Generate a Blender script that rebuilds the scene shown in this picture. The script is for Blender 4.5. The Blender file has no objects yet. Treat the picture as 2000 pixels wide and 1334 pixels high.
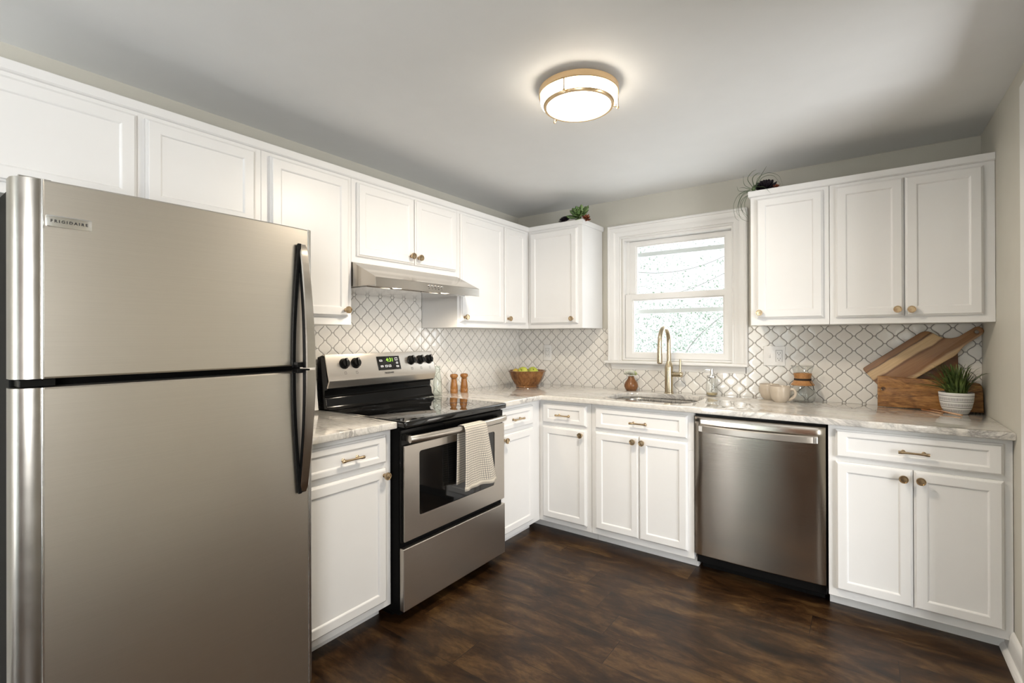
import bpy, bmesh, math, random
from mathutils import Vector, Matrix, noise
from mathutils.geometry import tessellate_polygon

random.seed(7)
PI = math.pi
S = bpy.context.scene
COL = S.collection

# ------------------------------------------------------------------ camera
cam_d = bpy.data.cameras.new('camera')
cam = bpy.data.objects.new('camera', cam_d)
COL.objects.link(cam)
cam_d.sensor_width = 36.0
cam_d.lens = 947.75 * 36.0 / 2000.0
cam_d.shift_x = -0.475 / 2000.0
cam_d.shift_y = -10.6 / 2000.0
cam_d.clip_start = 0.02
Rv = Vector((0.81009091, 0.58629616, -0.00308874))
Uv = Vector((0.00364733, 0.00022864, 0.99999332))
Fv = Vector((-0.58629295, 0.81009676, 0.0019532))
cam.matrix_world = Matrix(((Rv.x, Uv.x, -Fv.x, 2.2444), (Rv.y, Uv.y, -Fv.y, -3.1899),
                           (Rv.z, Uv.z, -Fv.z, 1.2239), (0, 0, 0, 1)))
S.camera = cam

# ------------------------------------------------------------------ view, world, lights
S.view_settings.view_transform = 'Standard'
S.view_settings.look = 'None'
S.view_settings.gamma = 1.0
S.view_settings.exposure = 0.22
S.view_settings.use_curve_mapping = False

W = bpy.data.worlds.new('daylight_sky')
S.world = W
W.use_nodes = True
bg = W.node_tree.nodes['Background']
bg.inputs['Color'].default_value = (0.93, 0.97, 1.0, 1)
bg.inputs['Strength'].default_value = 1.15

def area(name, loc, rot, sx, sy, power, color):
    d = bpy.data.lights.new(name, 'AREA')
    d.shape = 'RECTANGLE'; d.size = sx; d.size_y = sy
    d.energy = power; d.color = color
    o = bpy.data.objects.new(name, d)
    COL.objects.link(o)
    o.location = loc; o.rotation_euler = rot
    return o
# daylight entering through the glazed patio door behind the camera, the doorway on the right
# and the kitchen window
area('daylight_patio_door', (0.85, -5.42, 1.0), (PI/2, 0, 0), 1.05, 1.8, 112, (0.98, 0.99, 1.0))
area('daylight_side_room', (4.46, -2.15, 1.0), (0, PI/2, 0), 1.9, 2.2, 120, (0.98, 0.99, 1.0))
area('fill_side_window', (2.80, -4.15, 1.30), (0, PI/2, 0), 0.96, 1.06, 52, (0.98, 0.99, 1.0))  # added fill from behind the camera, brightens the left wall cabinets
area('daylight_kitchen_window', (1.24, 0.42, 1.48), (-PI/2, 0, 0), 0.66, 0.76, 7, (0.95, 0.98, 1.0))

CT = 0.862      # worktop height
H = 2.18        # ceiling
WX = 2.702      # right wall

# ------------------------------------------------------------------ materials
class NT:
    def __init__(s, name):
        s.m = bpy.data.materials.new(name); s.m.use_nodes = True
        s.t = s.m.node_tree; s.n = s.t.nodes; s.l = s.t.links
        s.b = s.n['Principled BSDF']
    def node(s, ty, **kw):
        n = s.n.new(ty)
        for k, v in kw.items():
            setattr(n, k, v)
        return n
    def link(s, a, b): s.l.new(a, b)
    def val(s, inp, v):
        if hasattr(v, 'is_output') or isinstance(v, bpy.types.NodeSocket): s.link(v, inp)
        else: inp.default_value = v
    def math(s, op, a, b=None, c=None, clamp=False):
        n = s.node('ShaderNodeMath', operation=op); n.use_clamp = clamp
        s.val(n.inputs[0], a)
        if b is not None: s.val(n.inputs[1], b)
        if c is not None: s.val(n.inputs[2], c)
        return n.outputs[0]
    def coord(s, scale=(1, 1, 1), rot=(0, 0, 0), loc=(0, 0, 0)):
        tc = s.node('ShaderNodeTexCoord'); mp = s.node('ShaderNodeMapping')
        mp.inputs['Scale'].default_value = scale; mp.inputs['Rotation'].default_value = rot
        mp.inputs['Location'].default_value = loc
        s.link(tc.outputs['Object'], mp.inputs[0]); return mp.outputs[0]
    def noise(s, vec, scale, detail=4, rough=0.5, dist=0.0):
        n = s.node('ShaderNodeTexNoise'); s.link(vec, n.inputs['Vector'])
        n.inputs['Scale'].default_value = scale; n.inputs['Detail'].default_value = detail
        n.inputs['Roughness'].default_value = rough; n.inputs['Distortion'].default_value = dist
        return n.outputs['Fac']
    def ramp(s, fac, stops, interp='LINEAR'):
        n = s.node('ShaderNodeValToRGB'); n.color_ramp.interpolation = interp
        e = n.color_ramp.elements
        while len(e) < len(stops): e.new(0.5)
        for i, (p, c) in enumerate(stops):
            e[i].position = p; e[i].color = (c[0], c[1], c[2], 1)
        s.link(fac, n.inputs[0]); return n.outputs[0]
    def mix(s, fac, a, b, mode='MIX'):
        n = s.node('ShaderNodeMix', data_type='RGBA', blend_type=mode)
        s.val(n.inputs[0], fac)
        for i, v in ((6, a), (7, b)):
            if isinstance(v, tuple): n.inputs[i].default_value = (v[0], v[1], v[2], 1)
            else: s.link(v, n.inputs[i])
        return n.outputs[2]
    def bump(s, h, strength=0.2, dist=0.001):
        n = s.node('ShaderNodeBump'); n.inputs['Strength'].default_value = strength
        n.inputs['Distance'].default_value = dist
        s.link(h, n.inputs['Height']); s.link(n.outputs[0], s.b.inputs['Normal'])
    def set(s, color=None, rough=None, metal=None, **kw):
        if color is not None:
            if isinstance(color, tuple): s.b.inputs['Base Color'].default_value = (*color, 1)
            else: s.link(color, s.b.inputs['Base Color'])
        if rough is not None: s.val(s.b.inputs['Roughness'], rough)
        if metal is not None: s.b.inputs['Metallic'].default_value = metal
        for k, v in kw.items(): s.val(s.b.inputs[k.replace('_', ' ')], v)
        return s.m

M = {}
def simple(key, color, rough=0.5, metal=0.0, nz=0.0, **kw):
    t = NT(key)
    if nz > 0:
        f = t.noise(t.coord(), 9, 3)
        c = t.ramp(f, [(0.3, tuple(v*(1-nz) for v in color)), (0.7, tuple(min(1, v*(1+nz)) for v in color))])
        M[key] = t.set(c, rough, metal, **kw)
    else:
        M[key] = t.set(color, rough, metal, **kw)
    return t

def steel(key, color, rough, scale, bump=0.06):
    t = NT(key)
    v = t.coord(scale)
    f = t.noise(v, 1.0, 3, 0.6)
    c = t.ramp(f, [(0.25, tuple(x*0.96 for x in color)), (0.75, tuple(min(1, x*1.03) for x in color))])
    r = t.math('MULTIPLY_ADD', f, 0.10, rough-0.05)
    t.set(c, r, 1.0)
    t.bump(f, bump, 0.0004)
    M[key] = t.m

t = simple('painted_wall', (0.56, 0.54, 0.475), 0.6, nz=0.015)
t.bump(t.noise(t.coord(), 160, 2), 0.08, 0.001)
t = simple('painted_ceiling', (0.76, 0.765, 0.76), 0.7, nz=0.01)
t.bump(t.noise(t.coord(), 120, 2), 0.08, 0.001)
simple('white_trim', (0.77, 0.76, 0.74), 0.32, nz=0.01)
t = simple('white_cabinet', (0.775, 0.77, 0.76), 0.34, nz=0.008)
t.bump(t.noise(t.coord((1, 1, 1)), 60, 3), 0.02, 0.001)
simple('grout', (0.27, 0.26, 0.24), 0.85, nz=0.1)
t = simple('glazed_tile', (0.78, 0.755, 0.71), 0.10, nz=0.03, Coat_Weight=0.4)
t.bump(t.noise(t.coord(), 28, 3), 0.12, 0.003)
simple('black_enamel', (0.004, 0.004, 0.004), 0.12, Specular_IOR_Level=0.18)
simple('black_glass', (0.004, 0.004, 0.004), 0.04, Coat_Weight=0.5)
simple('black_plastic', (0.006, 0.006, 0.006), 0.3, Specular_IOR_Level=0.15)
simple('white_plastic', (0.80, 0.79, 0.77), 0.3)
simple('dark_slot', (0.02, 0.02, 0.02), 0.7)
steel('brushed_steel', (0.60, 0.555, 0.50), 0.30, (8, 8, 700))
steel('fridge_steel', (0.66, 0.62, 0.56), 0.34, (3, 3, 900), 0.03)
steel('dishwasher_steel', (0.50, 0.455, 0.40), 0.15, (5, 5, 600), 0.25)
steel('polished_steel', (0.70, 0.68, 0.66), 0.15, (40, 40, 40), 0.01)
steel("hood_steel", (0.47, 0.435, 0.39), 0.20, (8, 8, 600))
steel('cap_steel', (0.42, 0.40, 0.37), 0.30, (20, 20, 20), 0.01)
simple('black_case', (0.004, 0.004, 0.004), 0.55, Specular_IOR_Level=0.06)
steel('sink_steel', (0.40, 0.38, 0.35), 0.28, (60, 5, 5), 0.03)
simple('silver_strip', (0.80, 0.80, 0.79), 0.18, 1.0)
steel('champagne_brass', (0.52, 0.44, 0.31), 0.24, (30, 30, 300), 0.02)
simple('lamp_brass', (0.68, 0.50, 0.30), 0.28, 1.0)
simple('antique_brass', (0.50, 0.38, 0.24), 0.24, 1.0, nz=0.1)
simple('copper', (0.80, 0.52, 0.33), 0.25, 1.0)
simple('mug_glaze', (0.56, 0.48, 0.385), 0.25, nz=0.05)
simple('leather_cord', (0.03, 0.02, 0.015), 0.7)
simple('soil', (0.02, 0.015, 0.01), 0.9)
simple('petals', (0.90, 0.90, 0.82), 0.5, nz=0.08)
simple('pale_green', (0.66, 0.72, 0.40), 0.5, nz=0.15)
t = NT('apple_skin')
t.set(t.ramp(t.noise(t.coord(), 9, 3), [(0.35, (0.42, 0.50, 0.05)), (0.6, (0.62, 0.62, 0.12)), (0.8, (0.66, 0.42, 0.12))]), 0.22)
M['apple_skin'] = t.m
t = NT('pear_skin')
t.set(t.ramp(t.noise(t.coord(), 8, 3), [(0.3, (0.50, 0.33, 0.05)), (0.7, (0.60, 0.48, 0.10))]), 0.3)
M['pear_skin'] = t.m

def foliage(key, a, b, rough=0.45):
    t = NT(key)
    t.set(t.ramp(t.noise(t.coord(), 22, 3), [(0.3, a), (0.7, b)]), rough)
    M[key] = t.m
foliage('grass_green', (0.012, 0.035, 0.008), (0.17, 0.24, 0.06))
foliage('succulent_green', (0.10, 0.20, 0.06), (0.30, 0.42, 0.16))
foliage('dark_rosette', (0.008, 0.008, 0.012), (0.03, 0.015, 0.025))
foliage('red_rosette', (0.12, 0.015, 0.01), (0.42, 0.14, 0.05))
foliage('air_plant_green', (0.012, 0.035, 0.012), (0.10, 0.15, 0.06))
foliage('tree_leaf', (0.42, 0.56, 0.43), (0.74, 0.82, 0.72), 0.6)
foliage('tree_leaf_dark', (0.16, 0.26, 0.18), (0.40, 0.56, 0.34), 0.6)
simple('tree_bark', (0.35, 0.33, 0.30), 0.8)
simple('storm_frame', (0.66, 0.69, 0.68), 0.4)

def wood(key, cols, axis_scale, rough=0.42, scale=5.0, dist=1.2, bump=0.05, rot=(0, 0, 0)):
    t = NT(key)
    v = t.coord(axis_scale, rot)
    f = t.noise(v, scale, 5, 0.6, dist)
    g = t.noise(v, scale*7, 3, 0.6)
    c = t.ramp(f, [(0.28+0.44*i/(len(cols)-1), c) for i, c in enumerate(cols)])
    c = t.mix(0.3, c, t.ramp(g, [(0.35, cols[0]), (0.65, cols[-1])]))
    t.set(c, rough); t.bump(g, bump, 0.001)
    M[key] = t.m
wood('mill_wood', [(0.17, 0.065, 0.015), (0.30, 0.125, 0.03), (0.40, 0.19, 0.055)], (9, 9, 1.6), 0.25)
wood('bowl_wood', [(0.045, 0.014, 0.004), (0.16, 0.060, 0.016), (0.34, 0.16, 0.05)], (4, 4, 2), 0.15, 3.0)
wood('vase_wood', [(0.07, 0.025, 0.008), (0.19, 0.075, 0.022), (0.30, 0.13, 0.045)], (12, 12, 2), 0.28)
wood('collar_wood', [(0.30, 0.13, 0.04), (0.42, 0.20, 0.07), (0.50, 0.27, 0.10)], (6, 6, 6), 0.4)
wood('olive_wood', [(0.04, 0.012, 0.003), (0.22, 0.085, 0.018), (0.42, 0.19, 0.05), (0.52, 0.28, 0.09)], (1.3, 1.3, 6.5), 0.35, 4.0, 3.0)
wood('dark_board_wood', [(0.07, 0.02, 0.006), (0.20, 0.08, 0.025)], (2, 2, 8), 0.35)

def acacia():
    t = NT('acacia_stripes')
    v = t.coord()
    sep = t.node('ShaderNodeSeparateXYZ'); t.link(v, sep.inputs[0])
    wob = t.noise(t.coord((3, 3, 9)), 2.0, 3)
    z = t.math('ADD', sep.outputs[2], t.math('MULTIPLY_ADD', wob, 0.03, -0.015))
    z = t.math('MULTIPLY', z, -1.0/0.165)
    c = t.ramp(z, [(0.0, (0.22, 0.10, 0.035)), (0.14, (0.28, 0.14, 0.05)), (0.17, (0.09, 0.035, 0.012)),
                   (0.21, (0.60, 0.42, 0.22)), (0.44, (0.62, 0.44, 0.24)), (0.48, (0.15, 0.06, 0.02)),
                   (0.54, (0.32, 0.17, 0.075)), (0.86, (0.25, 0.12, 0.045)), (0.93, (0.60, 0.42, 0.24)), (1.0, (0.56, 0.38, 0.2))])
    g = t.noise(t.coord((4, 4, 70)), 2.5, 4, 0.6)
    c = t.mix(0.35, c, t.ramp(g, [(0.3, (0.45, 0.3, 0.2)), (0.7, (1, 1, 1))]), 'MULTIPLY')
    t.set(c, 0.35); t.bump(g, 0.05, 0.001)
    M['acacia_stripes'] = t.m
acacia()

def granite():
    t = NT('veined_granite')
    v = t.coord((1, 1, 1), (0, 0, math.radians(-62)))
    sv = t.coord((1.0, 4.2, 2.0), (0, 0, math.radians(-28)))
    n1 = t.noise(sv, 2.4, 8, 0.62, 1.6)
    n2 = t.noise(sv, 7.0, 8, 0.7, 2.2)
    n3 = t.noise(v, 60, 3, 0.6)
    ridge = t.math('ABSOLUTE', t.math('SUBTRACT', n1, 0.5))
    vein = t.ramp(ridge, [(0.0, (1, 1, 1)), (0.018, (0.55, 0.55, 0.55)), (0.055, (0, 0, 0))])
    r2 = t.math('ABSOLUTE', t.math('SUBTRACT', n2, 0.52))
    vein2 = t.ramp(r2, [(0.0, (0.75, 0.75, 0.75)), (0.03, (0.2, 0.2, 0.2)), (0.07, (0, 0, 0))])
    base = t.ramp(n1, [(0.3, (0.56, 0.535, 0.495)), (0.48, (0.74, 0.72, 0.68)), (0.7, (0.68, 0.64, 0.57))])
    patch = t.ramp(t.noise(sv, 1.5, 3), [(0.42, (0, 0, 0)), (0.58, (1, 1, 1))])
    c = t.mix(t.math('MULTIPLY', vein, t.math('MULTIPLY_ADD', patch, 0.62, 0.12)), base, (0.12, 0.11, 0.11))
    c = t.mix(t.math('MULTIPLY', vein2, t.math('MULTIPLY_ADD', patch, 0.5, 0.12)), c, (0.27, 0.25, 0.24))
    c = t.mix(0.22, c, t.ramp(n3, [(0.35, (0.55, 0.53, 0.5)), (0.6, (1, 1, 1))]), 'MULTIPLY')
    t.set(c, 0.05, 0.0, Specular_IOR_Level=0.6, Coat_Weight=0.6, Coat_Roughness=0.02)
    M['veined_granite'] = t.m
granite()

def floor_mat():
    t = NT('dark_wood_planks')
    sep = t.node('ShaderNodeSeparateXYZ'); t.link(t.coord(), sep.inputs[0])
    PW, PL = 0.165, 1.22
    ry = t.math('DIVIDE', t.math('ADD', sep.outputs[1], 20.0), PW)
    row = t.math('FLOOR', ry)
    wn = t.node('ShaderNodeTexWhiteNoise', noise_dimensions='1D'); t.link(row, wn.inputs['W'])
    rx = t.math('ADD', t.math('DIVIDE', sep.outputs[0], PL), t.math('MULTIPLY', wn.outputs['Value'], 7.0))
    colm = t.math('FLOOR', rx)
    pid = t.math('ADD', t.math('MULTIPLY', row, 17.13), t.math('MULTIPLY', colm, 5.71))
    w2 = t.node('ShaderNodeTexWhiteNoise', noise_dimensions='1D'); t.link(pid, w2.inputs['W'])
    cmb = t.node('ShaderNodeCombineXYZ')
    t.link(t.math('ADD', t.math('MULTIPLY', sep.outputs[0], 2.4), t.math('MULTIPLY', w2.outputs['Value'], 40.0)), cmb.inputs[0])
    t.link(t.math('MULTIPLY', sep.outputs[1], 7.0), cmb.inputs[1])
    t.link(t.math('MULTIPLY', w2.outputs['Value'], 9.0), cmb.inputs[2])
    big = t.noise(cmb.outputs[0], 1.5, 7, 0.66, 0.5)
    fine = t.noise(cmb.outputs[0], 11.0, 6, 0.75, 0.3)
    c = t.ramp(big, [(0.32, (0.010, 0.0045, 0.002)), (0.50, (0.048, 0.022, 0.0075)), (0.68, (0.135, 0.075, 0.028))])
    c = t.mix(0.6, c, t.ramp(fine, [(0.38, (0.25, 0.22, 0.2)), (0.60, (1, 1, 1))]), 'MULTIPLY')
    c = t.mix(1.0, c, t.ramp(w2.outputs['Value'], [(0.0, (0.72, 0.70, 0.68)), (1.0, (1.0, 1.0, 1.0))]), 'MULTIPLY')
    fy = t.math('FRACT', ry); fx = t.math('FRACT', rx)
    gy = t.math('LESS_THAN', t.math('MINIMUM', fy, t.math('SUBTRACT', 1.0, fy)), 0.006)
    gx = t.math('LESS_THAN', t.math('MINIMUM', fx, t.math('SUBTRACT', 1.0, fx)), 0.0009)
    gap = t.math('MAXIMUM', gy, gx)
    c = t.mix(gap, c, (0.008, 0.005, 0.004))
    t.set(c, t.math('MULTIPLY_ADD', fine, 0.16, 0.26), Specular_IOR_Level=0.32)
    h = t.math('SUBTRACT', fine, t.math('MULTIPLY', gap, 1.5))
    t.bump(h, 0.12, 0.002)
    M['dark_wood_planks'] = t.m
floor_mat()

def towel_mat():
    t = NT('waffle_towel')
    uv = t.node('ShaderNodeUVMap')
    sep = t.node('ShaderNodeSeparateXYZ'); t.link(uv.outputs[0], sep.inputs[0])
    def g(s, n):
        f = t.math('FRACT', t.math('MULTIPLY', s, n))
        return t.math('ABSOLUTE', t.math('SUBTRACT', f, 0.5))
    a = g(sep.outputs[0], 24.0); b = g(sep.outputs[1], 56.0)
    m = t.math('MAXIMUM', a, b)
    hem = t.math('GREATER_THAN', sep.outputs[1], 0.035)
    line = t.math('MULTIPLY', t.math('GREATER_THAN', m, 0.40), hem)
    c = t.mix(line, (0.68, 0.62, 0.52), (0.15, 0.145, 0.15))
    t.set(c, 0.9)
    t.bump(m, 0.5, 0.002)
    M['waffle_towel'] = t.m
towel_mat()

def pot_mat():
    t = NT('patterned_pot')
    tc = t.node('ShaderNodeTexCoord'); sep = t.node('ShaderNodeSeparateXYZ')
    t.link(tc.outputs['Object'], sep.inputs[0])
    ang = t.math('DIVIDE', t.math('ARCTAN2', sep.outputs[1], sep.outputs[0]), 2*PI)
    z = t.math('DIVIDE', sep.outputs[2], 0.1)
    k = t.math('FRACT', t.math('MULTIPLY', z, 3.6))
    band = t.math('MULTIPLY', t.math('GREATER_THAN', k, 0.30), t.math('LESS_THAN', k, 0.80))
    row = t.math('FLOOR', t.math('MULTIPLY', z, 3.6))
    tick = t.math('GREATER_THAN', t.math('FRACT', t.math('ADD', t.math('MULTIPLY', ang, 74.0), t.math('MULTIPLY', row, 0.37))), 0.62)
    thin = t.math('LESS_THAN', t.math('ABSOLUTE', t.math('SUBTRACT', k, 0.12)), 0.045)
    lim = t.math('MULTIPLY', t.math('LESS_THAN', z, 0.93), t.math('GREATER_THAN', z, 0.06))
    msk = t.math('MULTIPLY', lim, t.math('MAXIMUM', t.math('MULTIPLY', band, tick), thin))
    t.set(t.mix(msk, (0.74, 0.73, 0.71), (0.07, 0.07, 0.075)), 0.55)
    M['patterned_pot'] = t.m
pot_mat()

def glass_mat(key, tint, spec=0.10, refr=False):
    m = bpy.data.materials.new(key); m.use_nodes = True
    n = m.node_tree.nodes; l = m.node_tree.links; n.clear()
    out = n.new('ShaderNodeOutputMaterial'); mx = n.new('ShaderNodeMixShader')
    tr = n.new('ShaderNodeBsdfTransparent'); tr.inputs[0].default_value = (*tint, 1)
    gl = n.new('ShaderNodeBsdfGlossy'); gl.inputs['Roughness'].default_value = 0.02
    lw = n.new('ShaderNodeLayerWeight'); lw.inputs[0].default_value = 0.5
    pw = n.new('ShaderNodeMath'); pw.operation = 'POWER'; pw.inputs[1].default_value = 3.0; l.new(lw.outputs['Facing'], pw.inputs[0])
    ad = n.new('ShaderNodeMath'); ad.operation = 'MULTIPLY_ADD'
    ad.inputs[1].default_value = 0.8 if refr else 0.6; ad.inputs[2].default_value = 0.03 if refr else 0.02
    l.new(pw.outputs[0], ad.inputs[0]); l.new(ad.outputs[0], mx.inputs[0])
    l.new(tr.outputs[0], mx.inputs[1]); l.new(gl.outputs[0], mx.inputs[2]); l.new(mx.outputs[0], out.inputs[0])
    M[key] = m
glass_mat('window_glass', (0.97, 0.98, 0.98))
glass_mat('thin_glass', (0.985, 0.99, 0.985), 0.3, True)
glass_mat('bottle_glass', (0.955, 0.975, 0.965), 0.5, True)

def emit(key, color, strength, base=(0.8, 0.8, 0.8)):
    t = NT(key)
    t.set(base, 0.4)
    t.b.inputs['Emission Color'].default_value = (*color, 1)
    t.b.inputs['Emission Strength'].default_value = strength
    M[key] = t.m
emit('lit_lamp_glass', (1.0, 0.88, 0.72), 14.0)
emit('lit_hood_lamp', (1.0, 0.86, 0.66), 5.0)
emit('green_digits', (0.45, 1.0, 0.05), 0.7, (0.1, 0.2, 0.02))
emit('panel_icons', (0.9, 0.92, 1.0), 0.25, (0.4, 0.4, 0.4))

# ------------------------------------------------------------------ mesh helpers
def finish(name, bm, mat, parent=None, loc=(0, 0, 0), rot=None, smooth=False, bevel=0.0, seg=2, auto=None):
    bmesh.ops.recalc_face_normals(bm, faces=bm.faces[:])
    me = bpy.data.meshes.new(name)
    bm.to_mesh(me); bm.free()
    mats = mat if isinstance(mat, (list, tuple)) else [mat]
    for k in mats: me.materials.append(M[k])
    o = bpy.data.objects.new(name, me)
    COL.objects.link(o)
    if parent is not None: o.parent = parent
    o.location = loc
    if rot: o.rotation_euler = rot
    if smooth:
        for p in me.polygons: p.use_smooth = True
        if auto is not None:
            me.set_sharp_from_angle(angle=math.radians(auto))
    if bevel > 0:
        md = o.modifiers.new('bevel', 'BEVEL'); md.width = bevel; md.segments = seg
        md.limit_method = 'ANGLE'; md.angle_limit = math.radians(40)
        for p in me.polygons: p.use_smooth = True
        me.set_sharp_from_angle(angle=math.radians(50))
        md.harden_normals = True
    return o

def thing(name, label, cat, loc=(0, 0, 0), rotz=0.0, group=None, kind=None):
    o = bpy.data.objects.new(name, None); COL.objects.link(o)
    o.empty_display_size = 0.05
    o.location = loc; o.rotation_euler = (0, 0, rotz)
    return tag(o, label, cat, group, kind)
def tag(o, label=None, cat=None, group=None, kind=None):
    if label: o['label'] = label
    if cat: o['category'] = cat
    if group: o['group'] = group
    if kind: o['kind'] = kind
    return o
def struct(o, label=None):
    o['kind'] = 'structure'
    if label: o['label'] = label; o['category'] = o.name.split('_')[0]
    return o

def NB(): return bmesh.new()
def box(bm, x0, x1, y0, y1, z0, z1, mi=0):
    vs = [bm.verts.new((x, y, z)) for z in (z0, z1) for y in (y0, y1) for x in (x0, x1)]
    for f in ((0, 2, 3, 1), (4, 5, 7, 6), (0, 1, 5, 4), (2, 6, 7, 3), (0, 4, 6, 2), (1, 3, 7, 5)):
        fc = bm.faces.new([vs[i] for i in f]); fc.material_index = mi
    return vs
def loft(bm, rings, closed=True, cap0=False, cap1=False, mi=0):
    rv = [[bm.verts.new(p) for p in r] for r in rings]
    n = len(rv[0])
    for a, b in zip(rv[:-1], rv[1:]):
        for i in range(n if closed else n-1):
            j = (i+1) % n
            f = bm.faces.new((a[i], a[j], b[j], b[i])); f.material_index = mi
    if cap0: bm.faces.new(rv[0]).material_index = mi
    if cap1: bm.faces.new(rv[-1]).material_index = mi
    return rv
def lathe(bm, prof, seg=40, cx=0, cy=0, cz=0, axis='z', cap0=False, cap1=False, mi=0, flute=None):
    rings = []
    for r, h in prof:
        ring = []
        for i in range(seg):
            a = 2*PI*i/seg
            rr = r*(1+flute[1]*math.cos(a*flute[0])) if flute else r
            u, v = rr*math.cos(a), rr*math.sin(a)
            if axis == 'z': ring.append((cx+u, cy+v, cz+h))
            elif axis == 'x': ring.append((cx+h, cy+u, cz+v))
            else: ring.append((cx+u, cy+h, cz+v))
        rings.append(ring)
    return loft(bm, rings, True, cap0, cap1, mi)
def tube(bm, pts, rad, seg=10, caps=True, flat=None, mi=0):
    pts = [Vector(p) for p in pts]
    n = len(pts); rads = rad if isinstance(rad, (list, tuple)) else [rad]*n
    t0 = (pts[1]-pts[0]).normalized()
    up = Vector((0, 0, 1)) if abs(t0.z) < 0.9 else Vector((1, 0, 0))
    nrm = t0.cross(up).normalized(); rings = []
    for i in range(n):
        t = (pts[min(i+1, n-1)]-pts[max(i-1, 0)]).normalized()
        nrm = (nrm - t*nrm.dot(t)).normalized(); b = t.cross(nrm)
        fl = flat if flat else 1.0
        rings.append([tuple(pts[i]+nrm*math.cos(2*PI*k/seg)*rads[i]+b*math.sin(2*PI*k/seg)*rads[i]*fl) for k in range(seg)])
    return loft(bm, rings, True, caps, caps, mi)
def bez(p0, p1, p2, p3, n=12):
    o = []
    for i in range(n+1):
        t = i/n
        o.append(Vector(p0)*(1-t)**3+Vector(p1)*3*t*(1-t)**2+Vector(p2)*3*t*t*(1-t)+Vector(p3)*t**3)
    return o
def crom(P, n=8):
    P = [Vector(p) for p in P]; P = [2*P[0]-P[1]]+P+[2*P[-1]-P[-2]]; o = []
    for i in range(1, len(P)-2):
        for k in range(n):
            t = k/n; a, b, c, d = P[i-1:i+3]
            o.append(0.5*((2*b)+(c-a)*t+(2*a-5*b+4*c-d)*t*t+(3*b-a-3*c+d)*t**3))
    o.append(P[-2]); return o
def inset_poly(pts, d):
    n = len(pts); out = []
    ar = sum(pts[i][0]*pts[(i+1) % n][1]-pts[(i+1) % n][0]*pts[i][1] for i in range(n))
    s = 1 if ar > 0 else -1
    for i in range(n):
        p0, p1, p2 = Vector(pts[i-1]), Vector(pts[i]), Vector(pts[(i+1) % n])
        e1 = (p1-p0).normalized(); e2 = (p2-p1).normalized()
        n1 = Vector((-e1.y, e1.x))*s; n2 = Vector((-e2.y, e2.x))*s
        m = n1+n2; q = m.dot(m)
        m = m*(2.0/q) if q > 0.3 else n1
        out.append(tuple(p1+m*d))
    return out
def slab(bm, outer, holes, z0, z1, r=0.004, seg=3):
    """horizontal slab with rounded top and bottom edges, optional holes"""
    loops = [(outer, 1)]+[(h, -1) for h in holes]
    prof = [(r*(1-math.sin(PI/2*k/seg)), z1-r+r*math.sin(PI/2*k/seg)) for k in range(seg+1)]  # placeholder order
    top = [(r-r*math.cos(PI/2*k/seg), z1-r+r*math.sin(PI/2*k/seg)) for k in range(seg+1)]
    bot = [(r-r*math.cos(PI/2*k/seg), z0+r-r*math.sin(PI/2*k/seg)) for k in range(seg+1)]
    prof = bot[::-1]+top
    tops, bots = [], []
    for pts, sg in loops:
        rings = [[(p[0], p[1], z) for p in inset_poly(pts, sg*d)] for d, z in prof]
        rv = loft(bm, rings); bots.append(rv[0]); tops.append(rv[-1])
    for lp in (tops, bots):
        fl = [v for l in lp for v in l]
        for tri in tessellate_polygon([[v.co.copy() for v in l] for l in lp]):
            try: bm.faces.new([fl[i] for i in tri])
            except ValueError: pass
def rrect(x0, x1, y0, y1, r, seg=6):
    o = []
    for cx, cy, a0 in ((x1-r, y1-r, 0), (x0+r, y1-r, 90), (x0+r, y0+r, 180), (x1-r, y0+r, 270)):
        for k in range(seg+1):
            a = math.radians(a0+90*k/seg); o.append((cx+r*math.cos(a), cy+r*math.sin(a)))
    return o
def extrude_profile(bm, prof, axis, a, b, mi=0):
    """closed 2D profile extruded along an axis: prof of (p,q); axis x -> (.,p,q); y -> (p,.,q)"""
    mk = (lambda s, p: (s, p[0], p[1])) if axis == 'x' else (lambda s, p: (p[0], s, p[1])) if axis == 'y' else (lambda s, p: (p[0], p[1], s))
    loft(bm, [[mk(a, p) for p in prof], [mk(b, p) for p in prof]], True, True, True, mi)
def text(name, body, size, mat, parent, loc, rot, depth=0.0004, bold=0.0):
    cu = bpy.data.curves.new(name, 'FONT'); cu.body = body; cu.size = size
    cu.align_x = 'CENTER'; cu.align_y = 'CENTER'; cu.extrude = depth; cu.offset = bold
    tmp = bpy.data.objects.new(name, cu); COL.objects.link(tmp)
    dg = bpy.context.evaluated_depsgraph_get()
    me = bpy.data.meshes.new_from_object(tmp.evaluated_get(dg))
    bpy.data.objects.remove(tmp)
    me.materials.clear(); me.materials.append(M[mat])
    o = bpy.data.objects.new(name, me); COL.objects.link(o)
    o.parent = parent; o.location = loc; o.rotation_euler = rot
    return o

# ------------------------------------------------------------------ room shell
FY = -5.35   # rear wall
bm = NB(); box(bm, -0.1, 4.6, FY-0.1, 0.12, -0.06, 0.0)
struct(finish('floor', bm, 'dark_wood_planks'), 'dark brown wood plank floor')
bm = NB(); box(bm, -0.1, 4.6, FY-0.1, 0.12, H, H+0.06)
struct(finish('ceiling', bm, 'painted_ceiling'), 'flat painted ceiling')
bm = NB(); box(bm, -0.1, 0.0, FY-0.1, 0.12, 0, H)
struct(finish('wall_left', bm, 'painted_wall'), 'greige wall behind stove and refrigerator')
WIN = (0.885, 1.610, 1.062, 1.905)
bm = NB()
box(bm, 0.0, WIN[0], 0.0, 0.12, 0, H); box(bm, WIN[1], 4.6, 0.0, 0.12, 0, H)
box(bm, WIN[0], WIN[1], 0.0, 0.12, 0, WIN[2]); box(bm, WIN[0], WIN[1], 0.0, 0.12, WIN[3], H)
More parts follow.
